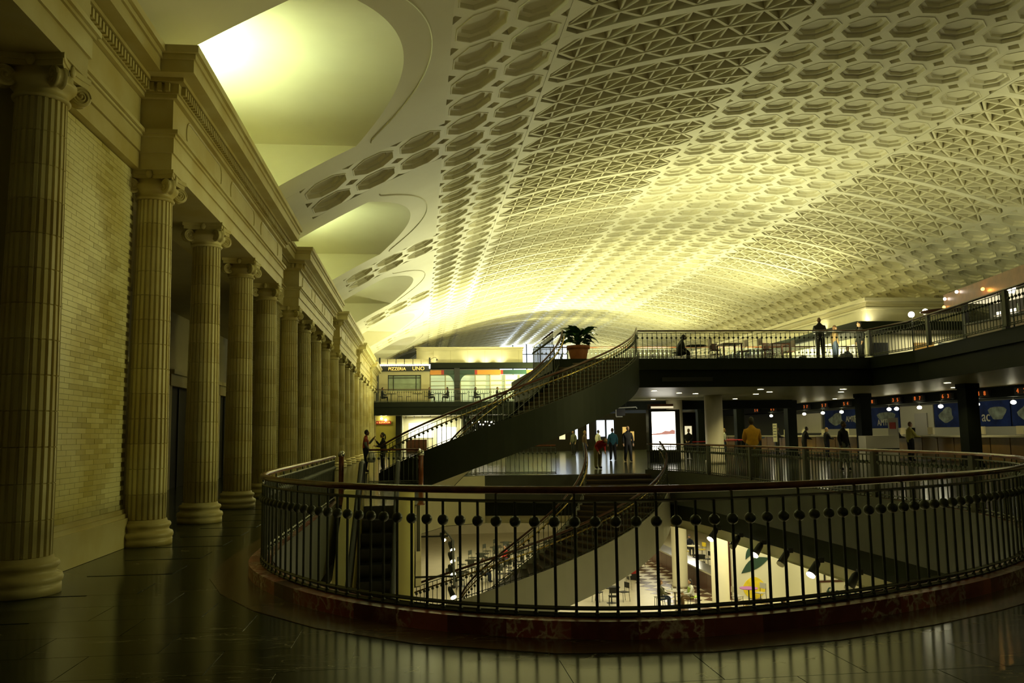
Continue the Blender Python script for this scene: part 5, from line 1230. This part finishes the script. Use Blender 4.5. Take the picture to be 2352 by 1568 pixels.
chair('grey chair under the auburn haired woman', (10.95, 38.9, ZL), -PI / 2, 'grey_panel'); chair('lime green chair under the woman with the white shawl', (12.5, 38.7, ZL), PI / 2, 'lime')
for i, (dx, dy) in enumerate(((-.12, .05), (.1, -.08), (.16, .14))):
    o = MB().lathe([(.035, 0), (.045, .14), (.04, .14), (.03, .01)], 10, (11.7 + dx, 38.9 + dy, ZL + .742)).build('paper_cup', M['white_c']); tag(o, 'white paper cup on the lunch table in the food court', 'cup', 'lunch cups')
food_set(15.2, 38.8, 2, 'purple topped table in front of the lemon mural', 'grey chair beside the purple table', 'purple', 'grey_panel', 'mural')
food_set(9.0, 40.2, 3, 'dark round table under the edge of the lower stair', 'dark chair beside the table under the lower stair', 'black', 'black', 'stair')
food_set(17.4, 53.5, 2, 'yellow edged table where the man in blue sits', 'yellow chair at the far blue man\'s table', 'cream', 'lemon', 'far')
person('man in a blue cap and shirt sitting at the far table in the food court', (17.6, 54.9, ZL - .04), 0, 'navy', 'black_c', 'skin', 'hair_dark', 1.74, 'sit', 'table', 'cap')
for x, y in ((5.8, 58), (3.8, 52.8), (6.3, 54.0), (4.4, 47.6), (7.6, 49.5), (5.6, 44.5), (2.2, 46), (3.0, 50.2), (5.1, 49.6), (6.9, 47.0), (4.9, 55.6), (7.6, 57.2), (8.4, 52.6), (16.4, 49.5), (10.0, 46.4), (12.4, 50), (17.5, 47)):
    food_set(x, y, 3, 'dark round table among the rows of the food court', 'dark metal chair among the rows of the food court', 'glass_dark', 'iron', 'food court row')
for x, y, rz, tp, hr_, lab in ((14.55, 33.6, PI / 2, 'black_c', 'hair_dark', 'dark haired diner sitting near the white stall wall'), (16.05, 33.5, -PI / 2, 'brown_c', 'hair_brown', 'brown haired diner sitting near the pale stall sign'), (5.2, 52.4, -1, 'red_c', 'hair_dark', 'diner in a red top among the rows of dark tables'), (3.4, 47.2, 1.2, 'white_c', 'hair_brown', 'diner in a white top among the rows of dark tables')):
    person(lab, (x, y, ZL - .04), rz, tp, 'jeans', 'skin', hr_, 1.72, 'sit', 'table')
    chair('plain chair under the ' + lab.split(' sitting')[0].split(' among')[0], (x - .1 * math.sin(-rz), y + .1 * math.cos(rz), ZL), rz, 'iron')
cafe_table('cafe_table', 'small dark table between the two diners near the white stall wall', (15.3, 33.55, ZL), 'glass_dark', .38)
bs = local('bar_stool', 'tall pale bar stool beside the red and blue stand in the food court', 'stool', (10.6, 43.4, ZL))
MB().lathe([(.17, .70), (.19, .72), (.19, .76)], 16).build('seat', M['grey_panel'], bs)
for k in range(4): a = PI / 4 + k * PI / 2; MB().tube([(.22 * math.cos(a), .22 * math.sin(a), 0), (.13 * math.cos(a), .13 * math.sin(a), .70)], .014, 5).build('leg', M['chrome'], bs)
rs = local('display_stand', 'red and blue display stand behind the tables in the food court', 'stand', (11.6, 46.5, ZL))
for i in range(6): MB().box(-.22, .22, -.2, .2, .3 + i * .42, .68 + i * .42).build('display_box', M['red' if i % 2 == 0 else 'blue_c'], rs)
MB().box(-.28, .28, -.25, .25, 0, .3).build('base', M['black'], rs)
ct = local('food_counter', 'long dark tiled food counter with a metal top running through the food court', 'counter', (14.6, 47, ZL))
for i in range(12): MB().box(-.3, .3, -6 + i, -5.02 + i, 0, .98).build('counter_panel', M['wood_dark'], ct)
MB().box(-.45, .45, -6.1, 6.1, .98, 1.06).build('counter_top', M['chrome'], ct)
mbk = local('cup_tower', 'brown tower of stacked paper cups near the lemon mural', 'tower', (14.75, 40.4, ZL))
MB().box(-.25, .25, -.1, .1, 0, 3.2).build('panel', M['wood_dark'], mbk)
for i in range(14): MB().lathe([(.05, 0), (.06, .16)], 8, (-.3, -.15, .6 + i * .18)).build('cup', M['pale_print'], mbk)
mn = thing('menu_light_box', 'white lit menu panel above the food stalls', 'menu', (16, 57, -3.4))
for x in (14.9, 16.4, 18.0): MB().box(x, x + .9, 57, 57.1, -3.1, -2.3).build('panel', M['glow_white'], mn)
MB().box(14.7, 19.1, 57.1, 57.2, -3.4, -1.78).build('backing', M['cream'], mn)

for yk, lb_ in ((55.0, 'grey kiosk added behind the curved stair to carry an uplight, nearer the bridge'), (62.0, 'grey kiosk added behind the curved stair to carry an uplight, nearer the terrace')):
    k_ = local('uplight_kiosk', lb_, 'kiosk', (4.5, yk, 0))  # hidden stand, added to carry a vault uplight
    MB().box(-1.0, 1.0, -1.0, 1.0, 0, 1.0).build('counter', M['grey_panel'], k_); MB().box(-1.15, 1.15, -1.15, 1.15, 2.5, 2.68).build('roof', M['deck_light'], k_)
    for a in (-1, 1):
        for b_ in (-1, 1): MB().box(a * .92 - .05, a * .92 + .05, b_ * .92 - .05, b_ * .92 + .05, 1.0, 2.5).build('post', M['iron_dark'], k_)
# ================================================================== UPLIGHT HOUSINGS, COVE TROUGHS
for i, (x, y, z, e, tl) in enumerate(UPL):
    t = thing('uplight', 'low dark trough uplight that washes the coffered vault', 'uplight', (x, y, z), 0, 'vault uplights')
    MB().box(x - .85, x + .85, y - .3, y + .3, z - .02, z + .04).box(x - .85, x - .82, y - .3, y + .3, z + .04, z + .14).box(x + .82, x + .85, y - .3, y + .3, z + .04, z + .14).build('housing', M['iron_dark'], t)
    zb = 4.3 if z < 6 else (7.0 if False else z - .3)
    if z - .02 > 4.32 and z < 8: MB().tube([(x, y, 4.3), (x, y, z - .02)], .04, 6).build('stand', M['iron_dark'], t)
for a, b, e in FILL_FLOODS:  # housings for the added colonnade floods
    t = local('fill_flood', 'black fill light added out of view on the mezzanine edge aimed at the colonnade', 'fill_flood', (a[0] + .12, a[1], a[2]), 0, 'added colonnade floodlights')
    MB().box(.0, .22, -.2, .2, -.15, .15).build('housing', M['black'], t); MB().box(.08, .14, -.03, .03, -.45, -.15).build('bracket', M['black'], t)
for o in list(bpy.data.objects):
    if '_base' in o: del o['_base']
bpy.data.scenes.remove(TMP)
